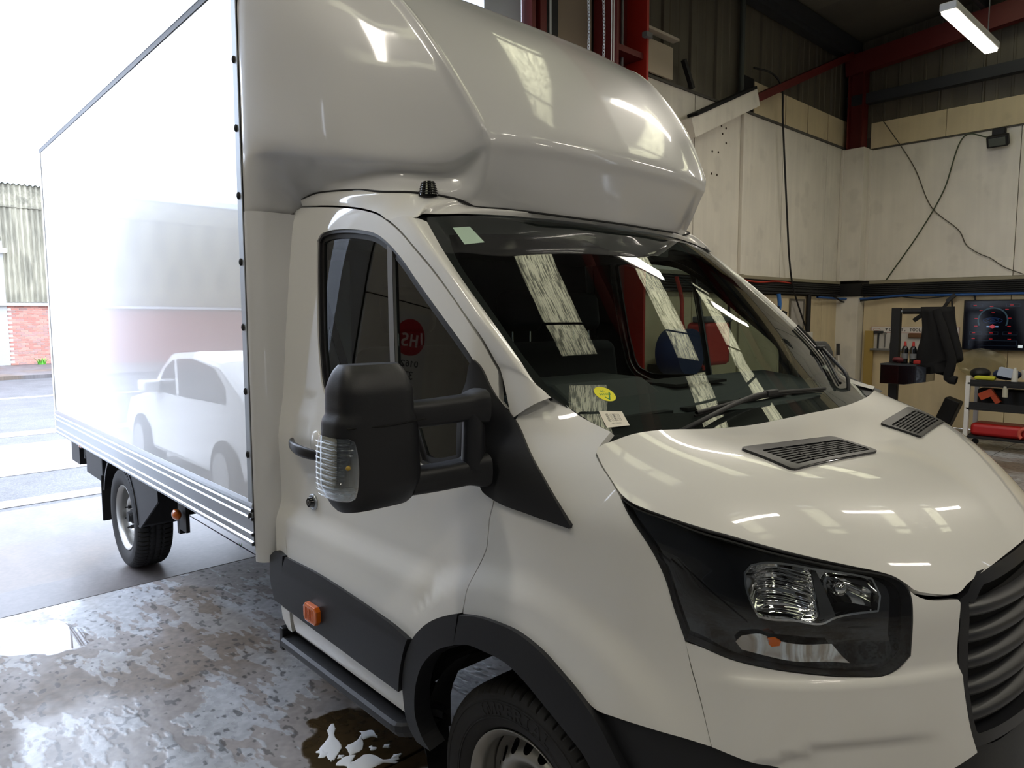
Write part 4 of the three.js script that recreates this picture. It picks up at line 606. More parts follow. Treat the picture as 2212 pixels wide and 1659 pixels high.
// -- overhanging nose of the body above the cab
{
  const R = [
    [[-1.485, 2.12, 1.078], [-1.46, 2.11, .98], [-1.41, 2.15, .845], [-1.16, 2.155, .845], [-.875, 2.115, .845], [-.71, 2.095, .77], [-.63, 2.07, .64], [-.55, 2.055, .41], [-.51, 2.05, 0]],
    [[-1.485, 2.13, 1.078], [-1.45, 2.13, 1.0], [-1.40, 2.186, .872], [-1.16, 2.19, .872], [-.86, 2.15, .878], [-.687, 2.13, .80], [-.6, 2.098, .66], [-.515, 2.084, .42], [-.47, 2.078, 0]],
    [[-1.485, 2.23, 1.078], [-1.44, 2.23, 1.045], [-1.36, 2.24, .93], [-1.12, 2.225, .875], [-.84, 2.195, .82], [-.665, 2.17, .715], [-.545, 2.165, .642], [-.475, 2.155, .40], [-.452, 2.15, 0]],
    [[-1.485, 2.32, 1.078], [-1.425, 2.32, 1.066], [-1.31, 2.305, .985], [-1.05, 2.255, .902], [-.82, 2.226, .803], [-.648, 2.208, .698], [-.505, 2.25, .647], [-.445, 2.25, .40], [-.428, 2.248, 0]],
    [[-1.485, 2.36, 1.078], [-1.42, 2.36, 1.069], [-1.275, 2.34, 1.02], [-1.02, 2.285, .94], [-.80, 2.252, .838], [-.63, 2.237, .733], [-.492, 2.298, .661], [-.43, 2.302, .40], [-.413, 2.302, 0]],
    [[-1.485, 2.45, 1.078], [-1.42, 2.45, 1.072], [-1.268, 2.41, 1.034], [-1.015, 2.36, .95], [-.80, 2.33, .84], [-.648, 2.325, .752], [-.519, 2.372, .682], [-.456, 2.374, .40], [-.438, 2.374, 0]],
    [[-1.485, 2.62, 1.078], [-1.42, 2.62, 1.072], [-1.28, 2.60, 1.035], [-1.06, 2.59, .952], [-.88, 2.58, .865], [-.745, 2.58, .79], [-.636, 2.578, .727], [-.58, 2.575, .40], [-.562, 2.575, 0]],
    [[-1.485, 2.8, 1.078], [-1.42, 2.8, 1.07], [-1.30, 2.8, 1.035], [-1.14, 2.79, .967], [-1.0, 2.79, .89], [-.895, 2.785, .82], [-.796, 2.78, .758], [-.75, 2.78, .42], [-.735, 2.78, 0]],
    [[-1.485, 2.93, 1.075], [-1.42, 2.93, 1.062], [-1.32, 2.93, 1.022], [-1.2, 2.925, .962], [-1.1, 2.92, .897], [-1.02, 2.92, .842], [-.94, 2.92, .79], [-.905, 2.92, .42], [-.895, 2.92, 0]],
    [[-1.485, 3.02, 1.045], [-1.43, 3.018, 1.03], [-1.36, 3.012, .985], [-1.28, 3.008, .93], [-1.2, 3.002, .87], [-1.13, 3.0, .82], [-1.06, 2.997, .77], [-1.02, 2.997, .42], [-1.01, 2.997, 0]],
    [[-1.485, 3.045, .95], [-1.45, 3.045, .93], [-1.4, 3.04, .88], [-1.35, 3.037, .83], [-1.3, 3.035, .76], [-1.26, 3.033, .7], [-1.22, 3.03, .6], [-1.19, 3.03, .35], [-1.18, 3.03, 0]],
    [[-1.485, 3.05, .93], [-1.485, 3.05, .9], [-1.485, 3.05, .85], [-1.485, 3.05, .78], [-1.485, 3.05, .7], [-1.485, 3.05, .6], [-1.485, 3.05, .48], [-1.485, 3.05, .25], [-1.485, 3.05, 0]]];
  for (const row of R) { const d = (a, b, l) => { const v = [0, 1, 2].map((k) => b[k] - a[k]), L = Math.hypot(...v); return a.map((q, k) => q + v[k] * Math.min(.4, l / L)); }, c = row[6]; row.splice(6, 1, d(c, row[5], .05), c, d(c, row[7], .05)); }
  const cols = R[0].length, NR = 110, NC = 120, rows = [];
  const at = (u, v) => { const k = [0, 1, 2].map((c) => R.map((row) => catmull(row.map((p) => p[c]), u))); return k.map((a) => catmull(a, v)); };
  for (let j = 0; j <= NR; j++) { const v = j / NR * (R.length - 1), half = []; for (let i = 0; i <= NC; i++) { const u = i / NC * (cols - 1), p = at(u, v), ridge = .004 * Math.exp(-(((u - 7) / .35) ** 2)) * sstep(4.0, 4.8, v) * sstep(9.5, 8.5, v); half.push(V(p[0] + ridge * .7, p[1] + ridge * .2, p[2] + ridge * .7)); } rows.push([...half, ...half.slice(0, -1).reverse().map((p) => V(p.x, p.y, -p.z))]); }
  mesh('overcab_pod', sheet(rows, false), M.grp, van);
  const seam = [...ROOF_SEAM, ...ROOF_SEAM.slice(0, -1).reverse().map((p) => V(p.x, p.y, -p.z))].map((p) => p.clone().add(V(.003, .0, 0))); mesh('pod_seal', tube(seam, .0045, 200, 6), M.rubber, van);
  // aerial base on the roof
  const ab = new THREE.CylinderGeometry(.02, .03, .045, 24); ab.scale(1.3, 1, 1); ab.translate(-.655, 2.142, .785); const a0 = mesh('aerial_base', ab, M.gloss, van);
  mesh('base_ribs', Array.from({ length: 5 }, (_, k) => new THREE.TorusGeometry(.029 - k * .0018, .0015, 6, 24).rotateX(Math.PI / 2).scale(1.3, 1, 1).translate(-.655, 2.126 + k * .008, .785)), M.trimDark, a0);
  // rounded white posts that close the front corners of the body beside the cab
  const rc = []; for (let j = 0; j <= 12; j++) { const y = lerp(.70, 2.127, j / 12), row = [], zc = shell(3.0, y).z; for (let i = 0; i <= 16; i++) { const a = i / 16 * Math.PI / 2; row.push(V(-1.485 + .058 * Math.sin(a), y, 1.01 + .07 * Math.cos(a))); } row.push(V(-1.427, y, lerp(1.0, zc, .5)), V(-1.428, y, zc - .012)); rc.push(row); }
  pair('corner_post', sheet(rc, true), M.grp);
  const foot = []; { const c = rc[0]; foot.push(c, c.map((p) => V(-1.485, .70, p.z))); } pair('corner_post_foot', sheet(foot), M.grp);
}
// -- cargo body
{
  const b = group('cargo_body', van), Z = 1.08;
  mesh('side_panel', [box(-5.44, -1.535, .93, 3.03, Z - .03, Z)], M.panel, b); mesh('side_panel', [box(-5.44, -1.535, .93, 3.03, -Z, -Z + .03)], M.panel, b);
  mesh('roof_panel', box(-5.5, -1.487, 3.045, 3.06, -Z + .01, Z - .01), M.panel, b);
  mesh('front_bulkhead', box(-1.52, -1.488, .8, 3.03, -Z + .03, Z - .03), M.grp, b);
  mesh('rear_doors', box(-5.5, -5.46, .8, 3.03, -Z + .03, Z - .03), M.panel, b);
  mesh('deck', box(-5.46, -1.52, .74, .8, -Z + .03, Z - .03), M.darkSteel, b);
  for (const s of [1, -1]) {
    const zz = (a, c) => s > 0 ? [a, c] : [-c, -a];
    mesh('roof_gutter', box(-5.5, -1.487, 3.022, 3.05, ...zz(Z - .012, Z + .004)), M.darkSteel, b);
    mesh('roof_edge_trim', box(-5.5, -1.487, 3.05, 3.075, ...zz(Z - .04, Z + .006)), M.alu, b);
    mesh('front_edge_trim', rbox(-1.535, -1.488, .93, 3.022, ...zz(Z - .03, Z + .004), .003), M.aluDull, b);
    mesh('rear_edge_trim', rbox(-5.5, -5.452, .76, 3.022, ...zz(Z - .04, Z + .006), .004), M.white, b);
    mesh('edge_gap', box(-1.4875, -1.4845, .76, 3.02, ...zz(Z - .02, Z + .001)), M.liner, b); mesh('edge_gap', box(-5.452, -5.44, .76, 3.02, ...zz(Z - .02, Z - .002)), M.liner, b);
    // ribbed aluminium side rail
    const pr = [[.764, -.02], [.764, .006], [.770, .01], [.778, .010], [.784, .003], [.803, .003], [.807, .010], [.815, .010], [.820, .003], [.868, .003], [.872, .010], [.880, .010], [.885, .003], [.900, .003], [.905, .012], [.914, .012], [.919, .004], [.926, .004], [.931, .008], [.94, .006], [.955, .001], [.955, -.02]];
    const g = extr(pr.map(([y, d]) => [s * (Z + d) * 1, y]), 3.99); g.rotateY(-Math.PI / 2); const p = g.attributes.position; g.translate(-1.49, 0, 0); mesh('side_rail', g, M.alu, b);
    for (let k = 0; k < 9; k++) { const r = new THREE.SphereGeometry(.011, 12, 8); r.scale(1, 1.35, .6); r.translate(-1.517, .885 + k * .2615, s * (Z + .006)); mesh('rivet', r, M.rubber, b); }
    for (const y of [.767, .808, .874, .909]) mesh('rail_end_cap', box(-1.492, -1.484, y, y + .012, ...zz(Z - .004, Z + .012)), M.rubber, b);
  }
}
// -- side steps under the doors
for (const s of [1, -1]) {
  const st = group('side_step', van), run = (prof, x0, x1, nm, mat, nose) => { const rows = [], n = 40; for (let k = 0; k <= n; k++) { const u = k / n, x = lerp(x0, x1, u), e = nose ? sstep(1, .86, u) : 1; rows.push(prof.map(([d, y]) => V(x, y + (1 - e) * .02, s * (.93 + d * (.35 + .65 * e))))); } const g = sheet(rows, s > 0).toNonIndexed(); g.computeVertexNormals(); mesh(nm, g, mat, st); };
  run([[-.02, .447], [.058, .446], [.066, .438], [.066, .424], [.05, .42], [-.02, .42]], -1.36, -.38, 'sill_strip', M.trim, true);
  run([[-.02, .408], [.05, .408], [.104, .403], [.114, .394], [.112, .372], [.098, .352], [-.02, .34]], -1.35, -.40, 'step_tread', M.trim, true);
  mesh('step_end_cap', rbox(-1.385, -1.352, .345, .44, ...(s > 0 ? [.95, 1.035] : [-1.035, -.95]), .006), M.trim, st);
  mesh('sill', [box(-1.42, -.47, .34, .46, ...(s > 0 ? [.85, .965] : [-.965, -.85]))], M.liner, st);
}
// -- wheels
const font = await new FontLoader().loadAsync('fonts/droid/droid_sans_bold.typeface.json');
function makeWheel(name, front) {
  const w = group(name, van), R = .35, W = .115, seg = 768, pitch = 64;
  const prof = [[.222, -.09], [.235, -.104], [.265, -.114], [.295, -.1165], [.318, -.113], [.332, -.105], [.341, -.095], [.3475, -.08], [.35, -.055], [.35, -.045], [.342, -.043], [.342, -.035], [.35, -.033], [.3505, -.012], [.342, -.004], [.342, .004], [.3505, .012], [.35, .033], [.342, .035], [.342, .043], [.35, .045], [.35, .055], [.3475, .08], [.341, .095], [.336, .1], [.332, .105], [.327, .108], [.325, .1105], [.323, .110], [.318, .113], [.316, .1145], [.313, .1135], [.305, .1155], [.282, .1165], [.265, .114], [.235, .104], [.222, .09]];
  const rows = prof.map(([r, z]) => { const row = []; for (let i = 0; i < seg; i++) { const a = i / seg * 2 * Math.PI, ph = (i % (seg / pitch)) / (seg / pitch), az = Math.abs(z); let q = r; if (az > .05 && az < .107 && r > .328 && ph < .1) q -= .007; else if (az > .05 && az < .1 && r > .335 && ph > .5 && ph < .56) q -= .004; if (az < .03 && r > .348 && (i + Math.round(z * 200)) % 12 === 0) q -= .004; row.push(V(q * Math.cos(a), q * Math.sin(a), z + (az > .03 && az < .046 ? .004 * Math.sin(a * pitch) : 0))); } return row; });
  const tyre = mesh('tyre', sheet(rows, false, true), M.tyre, w);
  if (front) {
    const word = 'IMPERIAL', gs = []; let ang = 2.16;
    for (const ch of word) { const g = new TextGeometry(ch, { font, size: .034, depth: .003, curveSegments: 4, bevelEnabled: false }); g.computeBoundingBox(); const wd = g.boundingBox.max.x - g.boundingBox.min.x; g.translate(-g.boundingBox.min.x - wd / 2, -.017, 0); g.scale(1.25, 1, 1); const st = (wd * 1.25 + .009) / .29; ang -= st / 2; g.translate(0, .287, .1145); g.rotateZ(ang - Math.PI / 2); ang -= st / 2; gs.push(g); }
    mesh('sidewall_lettering', gs, M.tyre, tyre);
    mesh('sidewall_ridges', [.262, .268, .308].map((r) => new THREE.TorusGeometry(r, .0022, 6, 96).translate(0, 0, r < .3 ? .1135 : .1148)), M.tyre, tyre);
  }
  const rimP = [[.19, -.09], [.2, -.085], [.205, .05], [.196, .066], [.2, .082], [.214, .094], [.222, .102], [.224, .1], [.222, .092], [.21, .088]];
  const rim = mesh('rim', sheet(rimP.map(([r, z]) => Array.from({ length: 72 }, (_, i) => { const a = i / 72 * 2 * Math.PI; return V(r * Math.cos(a), r * Math.sin(a), z); })), false, true), M.rim, w);
  const sh = new THREE.Shape(); sh.absarc(0, 0, .2, 0, 2 * Math.PI); for (let k = 0; k < 16; k++) { const a = (k + .5) / 16 * 2 * Math.PI, h = new THREE.Path(); h.absellipse(.158 * Math.cos(a), .158 * Math.sin(a), .0165, .0165, 0, 2 * Math.PI, true); sh.holes.push(h); }
  const cb = new THREE.Path(); cb.absarc(0, 0, .045, 0, 2 * Math.PI, true); sh.holes.push(cb);
  let dg = new THREE.ShapeGeometry(sh, 20); dg = new TessellateModifier(.016, 8).modify(dg); const dp = dg.attributes.position, dz = table(front ? [[.04, .03], [.09, .032], [.105, .05], [.125, .064], [.145, .058], [.17, .03], [.2, .02]] : [[.04, .04], [.09, .042], [.105, .055], [.125, .06], [.145, .05], [.17, .025], [.2, .02]]);
  for (let i = 0; i < dp.count; i++) dp.setZ(i, dz(Math.hypot(dp.getX(i), dp.getY(i)))); dg.deleteAttribute('normal'); dg.deleteAttribute('uv'); dg = mergeVertices(dg, 1e-5); dg.computeVertexNormals(); mesh('wheel_disc', dg, M.rim, rim);
  const hub = mesh('hub', [cyl(.055, .05, .06, 0, 0, .03, 'z', 28), cyl(.04, .034, .03, 0, 0, .07, 'z', 24)], front ? M.steel : M.trimDark, w);
  for (let k = 0; k < 6; k++) { const a = k / 6 * 2 * Math.PI + .3; mesh('wheel_nut', [cyl(.013, .013, .03, .08 * Math.cos(a), .08 * Math.sin(a), .05, 'z', 6), cyl(.007, .005, .03, .08 * Math.cos(a), .08 * Math.sin(a), .07, 'z', 10)], front ? M.steel : M.trimDark, w); }
  mesh('brake_drum', cyl(.17, .17, .1, 0, 0, -.06, 'z', 32), M.liner, w);
  return w;
}
const fw = makeWheel('front_wheel', true), rw = makeWheel('rear_wheel', false);
const placeWheel = (w, x, s) => { w.position.set(x, .349 - s * .0068, s * .868); if (s < 0) w.rotation.y = Math.PI; };
placeWheel(fw, 0, 1); fw.rotation.z = .0; placeWheel(rw, -3.955, 1);
for (const [w, x] of [[fw, 0], [rw, -3.955]]) { const c = w.clone(); van.add(c); placeWheel(c, x, -1); }
// -- wheel-arch liners, inner frame, chassis
{
  for (const s of [1, -1]) {
    const rows = []; for (let k = 0; k <= 24; k++) { const a = Math.PI * (-.22 + 1.3 * k / 24), r = k < 2 ? .5 : .47; rows.push([.955, .92, .88, .84].map((z, i) => V(-r * Math.cos(a) * (1 + .02 * i), .34 + .43 * Math.sin(a), s * z))); }
    mesh('wheel_arch_liner', sheet(rows), M.liner, van);
    // jagged-edged splash shield against which daylight shows
    const sh = extr([[-.6, .60], [-.46, .63], [-.42, .60], [-.36, .64], [-.31, .62], [-.27, .66], [-.2, .65], [-.12, .72], [.3, .82], [.45, .6], [.5, .3], [.62, .3], [.62, 1.0], [-.6, 1.0]], .006); sh.translate(0, 0, s > 0 ? .56 : -.566); mesh('splash_shield', sh, M.liner, van);
    // rear mudguard: arched sheet over the tyre with a returned lip
    const g = []; for (let k = 0; k <= 20; k++) { const a = Math.PI * (.02 + .9 * k / 20), r = .43; g.push([[1.0, -.02], [1.0, 0], [.92, .004], [.72, .004]].map(([z, d]) => V(-3.955 + (r + d) * Math.cos(a), .36 + (r + d) * Math.sin(a), s * z))); }
    mesh('rear_mudguard', sheet(g), M.trim, van);
    mesh('mudguard_face', extr([[-3.56, .42], [-3.535, .375], [-3.50, .37], [-3.1, .62], [-3.1, .76], [-4.0, .76], [-3.9, .74], [-3.72, .68], [-3.6, .56]], .01).translate(0, 0, s > 0 ? .985 : -.995), M.trim, van);
    mesh('mud_flap', rbox(-4.45, -4.43, .22, .56, ...(s > 0 ? [.76, 1.0] : [-1.0, -.76]), .006), M.rubber, van);
    mesh('front_flap', rbox(-3.58, -3.5, .37, .76, ...(s > 0 ? [.7, .99] : [-.99, -.7]), .02), M.trim, van);
    const lamp = (x, y, z) => { const b = new THREE.SphereGeometry(.04, 18, 12); b.scale(1.05, .8, .6); b.translate(x, y, s * z); mesh('marker_lamp', b, M.amber, van); mesh('lamp_bracket', [box(x - .07, x + .06, y - .1, y + .09, ...(s > 0 ? [z - .05, z - .03] : [-z + .03, -z + .05])), box(x - .09, x - .05, y - .13, y - .05, ...(s > 0 ? [z - .07, z - .03] : [-z + .03, -z + .07]))], M.black, van); };
    lamp(-2.75, .62, 1.0); lamp(-5.05, .71, .99);
    mesh('rear_bumper_bracket', box(-5.48, -5.2, .52, .765, ...(s > 0 ? [.72, .98] : [-.98, -.72])), M.trim, van);
    mesh('battery_box', rbox(-4.95, -4.45, .50, .745, ...(s > 0 ? [.72, .985] : [-.985, -.72]), .01), M.trim, van);
    mesh('chassis_rail', box(-5.4, .6, .5, .66, ...(s > 0 ? [.36, .44] : [-.44, -.36])), M.liner, van);
  }
  mesh('rear_axle', cyl(.06, .06, 1.5, -3.955, .34, 0, 'z', 16), M.liner, van); mesh('engine', rbox(-.35, .55, .66, 1.1, -.34, .34, .05), M.liner, van); mesh('front_subframe', box(-.06, .1, .2, .3, -.6, .6), M.liner, van);
}
// ---------- strip lights ----------
const lampGlow = std('#ffffff', .5, { emissive: LAMP_COLOR.clone(), emissiveIntensity: 6 });
function stripLight(x, y, z, label) {
  const t = thing('strip_light', label, 'light', [x, y, z], 'strip lights hung in rows under the roof');
  mesh('housing', rbox(-.075, .075, .0, .075, -.78, .78, .01), std('#d5d5d0', .5), t);
  mesh('diffuser', rbox(-.062, .062, -.03, .004, -.765, .765, .012), lampGlow, t);
  for (const q of [-.6, .6]) mesh('hanger', cyl(.006, .006, slope(x) - y - .08, 0, (slope(x) - y + .07) / 2, q, 'y', 8), M.grey, t);
  const l = new THREE.RectAreaLight(LAMP_COLOR, LAMP, .12, 1.5); l.position.set(0, -.04, 0); l.rotation.x = -Math.PI / 2; l.castShadow = true; t.add(l);
}
stripLight(-1.0, 4.62, -6.45, 'glowing strip light hanging near the corner, upper right of the picture');
stripLight(-1.0, 4.62, -3.3, 'glowing strip light hung above the red door column, seen only as a reflection');
stripLight(-1.0, 4.62, 3.2, 'glowing strip light hung above the wash-wet floor by the door');
stripLight(2.9, 4.75, -6.45, 'strip light over the tool trolley bay');
stripLight(2.9, 4.75, -3.0, 'strip light hung beyond the far side of the bonnet');
stripLight(2.9, 4.75, .4, 'strip light hung ahead of the bonnet');
stripLight(6.4, 5.0, -3.0, 'added unseen strip light far ahead of the van on its left');  // this row is added out of view to brighten bonnet and walls
stripLight(6.4, 5.0, 1.6, 'added unseen strip light far ahead of the van on its right');
stripLight(2.9, 4.75, 3.4, 'strip light hung behind the photographer');

// ---------- services along the walls ----------
{
  const t = thing('cable_trunking', 'black cable trunking running round both walls at head height', 'trunking');
  mesh('tray', [box(XW + .001, XW + .05, 2.0, 2.2, -9.52, -4.1), box(XW + .05, -3.15, 2.0, 2.19, -9.53, -9.49), box(-3.19, XF - .05, 2.0, 2.19, ZL + .001, ZL + .05)], M.black, t);
  mesh('capping', [rbox(XW, XW + .07, 2.19, 2.235, -9.5, -4.1, .004), rbox(-3.1, XF - .05, 2.185, 2.235, ZL, ZL + .07, .004)], std('#8d8670', .6), t);
  for (let k = 0; k < 6; k++) { const y = 2.015 + k * .03; mesh('cable', tube([[XW + .06 + rr(0, .012), y, -4.2], [XW + .065, y + rr(-.01, .006), -6], [XW + .06, y + rr(-.01, .006), -8], [XW + .065, y, -9.6]], .012, 30, 6), M.rubber, t); mesh('cable', tube([[-3.4, y, ZL + .06], [-2, y + rr(-.008, .008), ZL + .066], [0, y + rr(-.008, .008), ZL + .06], [4, y, ZL + .06]], .012, 30, 6), M.rubber, t); }
  mesh('red_cable', tube([[XW + .08, 2.18, -6.2], [XW + .085, 2.15, -6.8], [XW + .08, 2.175, -7.3], [XW + .07, 2.16, -7.8]], .012, 20, 6), std('#a8301c', .6), t);
  mesh('blue_air_pipe', tube([[XW + .1, 1.97, -8.6], [XW + .12, 1.955, -9.5], [-3.2, 1.95, ZL + .14], [-2.6, 1.99, ZL + .09], [-2, 1.985, ZL + .09], [4, 1.99, ZL + .09]], .018, 60, 8), std('#1f4f8f', .5), t);
  mesh('sagging_cable', tube([[XW + .1, 1.99, -9.2], [XW + .14, 1.9, -9.55], [-3.1, 1.93, ZL + .12], [-2.5, 1.99, ZL + .08]], .012, 30, 6), M.rubber, t); mesh('sagging_cable', tube([[-2.7, 1.99, ZL + .08], [-2.3, 1.94, ZL + .1], [-1.9, 1.98, ZL + .08]], .011, 20, 6), M.rubber, t);
}
const lead = (name, pts, r, mat, label, cat = 'cable') => tag(mesh(name, tube(pts, r, pts.length * 10, 6), mat), label, cat);
lead('hanging_cable', [[XW + .12, 4.87, -6.45], [XW + .12, 4.9, -6.98], [XW + .12, 4.79, -7.21], [XW + .12, 4.38, -7.27], [XW + .12, 3.01, -7.5], [XW + .1, 2.5, -7.64], [XW + .1, 2.11, -7.78], [XW + .1, 1.46, -8.28]], .014, M.black, 'black cable hanging down the white door wall from the diagonal brace');
lead('wall_cable', [[-3.12, 4.88, ZL + .03], [-2.54, 3.94, ZL + .03], [-2.26, 3.29, ZL + .03], [-1.88, 2.91, ZL + .03], [-1.78, 2.7, ZL + .03], [-1.6, 2.56, ZL + .03], [-1.48, 2.5, ZL + .03], [-1.3, 2.36, ZL + .03], [-1.07, 2.25, ZL + .03]], .007, std('#4d493e', .7), 'thin wavy cable sagging across the white wall above the television');
lead('wall_cable', [[-1.6, 4.2, ZL + .03], [-1.87, 4.28, ZL + .03], [-2.12, 3.51, ZL + .04], [-2.4, 2.96, ZL + .04], [-2.88, 2.21, ZL + .03]], .009, std('#3e4a33', .6), 'green cable running from the floodlight down to the trunking');
lead('wall_cable', [[-3.35, 1.97, ZL + .06], [-3.345, 1.6, ZL + .05], [-3.35, 1.3, ZL + .05], [-3.36, .6, ZL + .05]], .006, std('#4b3a24', .7), 'thin brown wire hanging in the corner below the trunking');
lead('wall_cable', [[-1.66, 2.0, ZL + .06], [-1.63, 1.95, ZL + .06], [-1.62, 1.88, ZL + .06]], .012, M.black, 'short black cable entering the top of the television');
{ // chain hoist of the roller door
  const link = new THREE.TorusGeometry(.016, .0045, 6, 12); link.scale(.72, 1.3, 1); const mat = std('#d9dce0', .3, { metalness: .7 });
  for (const [i, z] of [-3.02, -3.24].entries()) { const c = thing('chain', ['bright steel hoist chain hanging nearest the roller door guide', 'bright steel hoist chain hanging beside the white cords'][i], 'chain', [XW + .3, 0, z], 'hoist chains of the roller door'); for (let k = 0; k < 52; k++) { const m = mesh('chain_link', link, mat, c); m.position.set(0, 3.7 + k * .03, .008 * Math.sin(k * .2)); m.rotation.y = k % 2 ? Math.PI / 2 : 0; } }
  for (const [i, z] of [-3.36, -3.395].entries()) { const c = mesh('pull_cord', cyl(.006, .006, 1.8, XW + .3, 4.5, z, 'y', 8), std('#d8d8d4', .6)); tag(c, ['white pull cord beside the hoist chain', 'white pull cord next to the red column'][i], 'cord', 'pull cords of the roller door'); }
}
{ const t = thing('cover_board', 'beige board fixed on the cladding right of the red column', 'board'); mesh('panel', rbox(XW + .02, XW + .05, 4.37, 4.72, -4.76, -4.02, .004), std('#b5a894', .7), t); mesh('top_flap', [bar([XW + .06, 4.80, -4.05], [XW + .06, 4.80, -4.8], .09, .03)], std('#bdb3a2', .7), t); }
tag(mesh('steel_rod', bar([XW + .05, 4.64, -4.97], [XW + .05, 4.36, -5.16], .05)), 'short dark rod leaning on the cladding ledge', 'rod');
scene.getObjectByName('steel_rod').material = M.black;
{ const pts = [[-5.9, 4.07], [-6.01, 4.06], [-5.93, 3.98], [-6.02, 3.88], [-5.7, 3.73], [-5.84, 3.74], [-5.69, 3.46], [-5.82, 3.46]]; for (const [i, [z, y]] of pts.entries()) { const h = mesh('screw_hole', cyl(.014, .014, .006, XW + .002, y, z, 'x', 10), std('#3a2c20', .9), wallB); h.scale.setScalar(1); } }
{ const t = thing('floodlight', 'small black floodlight fixed high on the white wall', 'floodlight', [-1.45, 4.12, ZL + .12]); mesh('bracket', bar([.02, .14, -.1], [.0, .02, 0], .08, .05), M.black, t); const hd = rbox(-.13, .13, -.09, .07, -.05, .05, .02); hd.rotateX(.45); mesh('head', hd, M.black, t); const gl = rbox(-.1, .1, -.065, .045, .045, .056, .004); gl.rotateX(.45); mesh('glass', gl, std('#5a5f58', .15), t); mesh('rear_box', rbox(-.08, .08, .05, .17, -.1, 0, .02), M.black, t); }
// television
{
  const t = thing('television', 'black wall-mounted television showing a dark gauge screen', 'television', [-1.12, 1.54, ZL + .06]);
  mesh('case', rbox(-.635, .635, -.362, .362, -.03, .03, .008), M.black, t);
  const tex = canvasTex(1024, 576, (c, w, h) => {
    c.fillStyle = '#04050a'; c.fillRect(0, 0, w, h); c.strokeStyle = '#1d2733'; c.lineWidth = 4; for (const [x, y, a, b] of [[60, 36, 120, 34], [420, 36, 130, 34], [60, 366, 120, 34], [220, 366, 130, 34], [400, 366, 140, 34], [60, 470, 480, 60], [640, 366, 130, 34], [640, 36, 130, 34]]) c.strokeRect(x, y, a, b);
    c.strokeStyle = '#2b3d47'; c.lineWidth = 16; c.beginPath(); c.arc(290, 230, 148, Math.PI * .86, Math.PI * 2.14); c.stroke(); c.strokeStyle = '#16284a'; c.lineWidth = 6; for (const a of [.2, .5, .8]) { c.beginPath(); c.ellipse(290, 232, 120 * a, 40 * a, 0, 0, 7); c.stroke(); }
    c.fillStyle = '#6d8ab0'; c.fillRect(230, 296, 120, 16); c.fillStyle = '#a8404a'; c.beginPath(); c.moveTo(290, 276); c.lineTo(325, 304); c.lineTo(290, 330); c.lineTo(255, 304); c.fill();
    c.fillStyle = '#8a1f24'; for (const [x, y] of [[100, 50], [470, 50], [270, 66], [165, 110], [425, 100], [120, 208], [455, 204], [120, 300], [455, 300], [290, 140], [100, 380], [280, 380], [465, 380], [100, 450], [280, 452], [465, 452]]) c.fillRect(x - 16, y - 5, 34, 10); c.fillStyle = '#d8e4ea'; c.fillRect(556, 516, 44, 34);
  });
  const sc = new THREE.PlaneGeometry(1.23, .69); sc.translate(0, 0, .0312); mesh('screen', sc, std('#ffffff', .12, { map: tex, emissive: '#ffffff', emissiveMap: tex, emissiveIntensity: .35 }), t);
}
// tool board with its tools
{
  const t = thing('tool_board', 'long white tool rack board with printed heading on the wall beside the television', 'tool board', [-2.43, 1.3, ZL + .02]);
  mesh('back_plate', rbox(-.62, .62, -.16, .21, -.01, .01, .003), std('#c9c6c0', .5), t);
  const tex = canvasTex(1024, 96, (c, w, h) => { c.fillStyle = '#d9d4cf'; c.fillRect(0, 0, w, h); c.strokeStyle = '#a5443c'; c.lineWidth = 4; c.strokeRect(3, 3, w - 6, h - 6); c.fillStyle = '#15151a'; c.font = 'bold 58px monospace'; c.textAlign = 'center'; c.fillText('D.O.T. TOOLS', w * .42, 68); c.strokeStyle = '#b04a40'; for (const x of [70, 950]) { c.beginPath(); c.ellipse(x, 48, 44, 16, 0, 0, 7); c.stroke(); } c.fillStyle = '#333'; for (const x of [190, 850]) { c.fillRect(x - 14, 30, 28, 12); c.fillRect(x - 5, 40, 10, 24); } });
  const g = new THREE.PlaneGeometry(1.24, .1); g.translate(0, .16, .0112); mesh('heading', g, std('#ffffff', .5, { map: tex }), t);
  mesh('shelf', rbox(-.6, .62, -.17, -.14, .0, .09, .004), std('#7d7f83', .4, { metalness: .5 }), t);
}
const tool = (name, x, y, label, geos, mat) => { const o = mesh(name, geos, mat); o.position.set(x, y, ZL + .05); return tag(o, label, 'tool'); };
tool('hammer', -2.93, 1.3, 'dark hammer hanging at the left end of the tool rack', [cyl(.012, .014, .24, 0, -.02, 0), rbox(-.07, .07, .1, .14, -.02, .02, .008)], M.darkSteel);
tool('spanner', -2.83, 1.3, 'slim spanner hanging second from the left on the rack', [rbox(-.009, .009, -.12, .1, -.004, .004, .003), cyl(.022, .022, .01, 0, .1, 0, 'z', 12)], M.steel);
tool('screwdriver', -2.74, 1.28, 'short screwdriver hanging third from the left on the rack', [cyl(.006, .006, .12, 0, .02, 0), cyl(.015, .013, .09, 0, -.07, 0)], M.darkSteel);
tool('brush', -2.36, 1.36, 'brown hand brush lying across the tool rack', [rbox(-.13, .14, -.02, .05, -.03, .03, .015)], std('#6b4a2e', .7));
{ const t = thing('ear_defenders', 'black and red ear defenders hanging at the right end of the tool rack', 'ear defenders', [-1.95, 1.26, ZL + .07]); const ring = new THREE.TorusGeometry(.1, .016, 8, 28); mesh('band', ring, M.black, t); for (const q of [-1, 1]) mesh('cup', rbox(q * .1 - .04, q * .1 + .04, -.14, -.02, -.03, .05, .03), M.black, t); mesh('strap', tube([[-.04, .08, .02], [-.02, -.05, .04], [.01, .06, .03], [.04, -.1, .03]], .012, 24, 6), std('#8a2f2a', .7), t); }
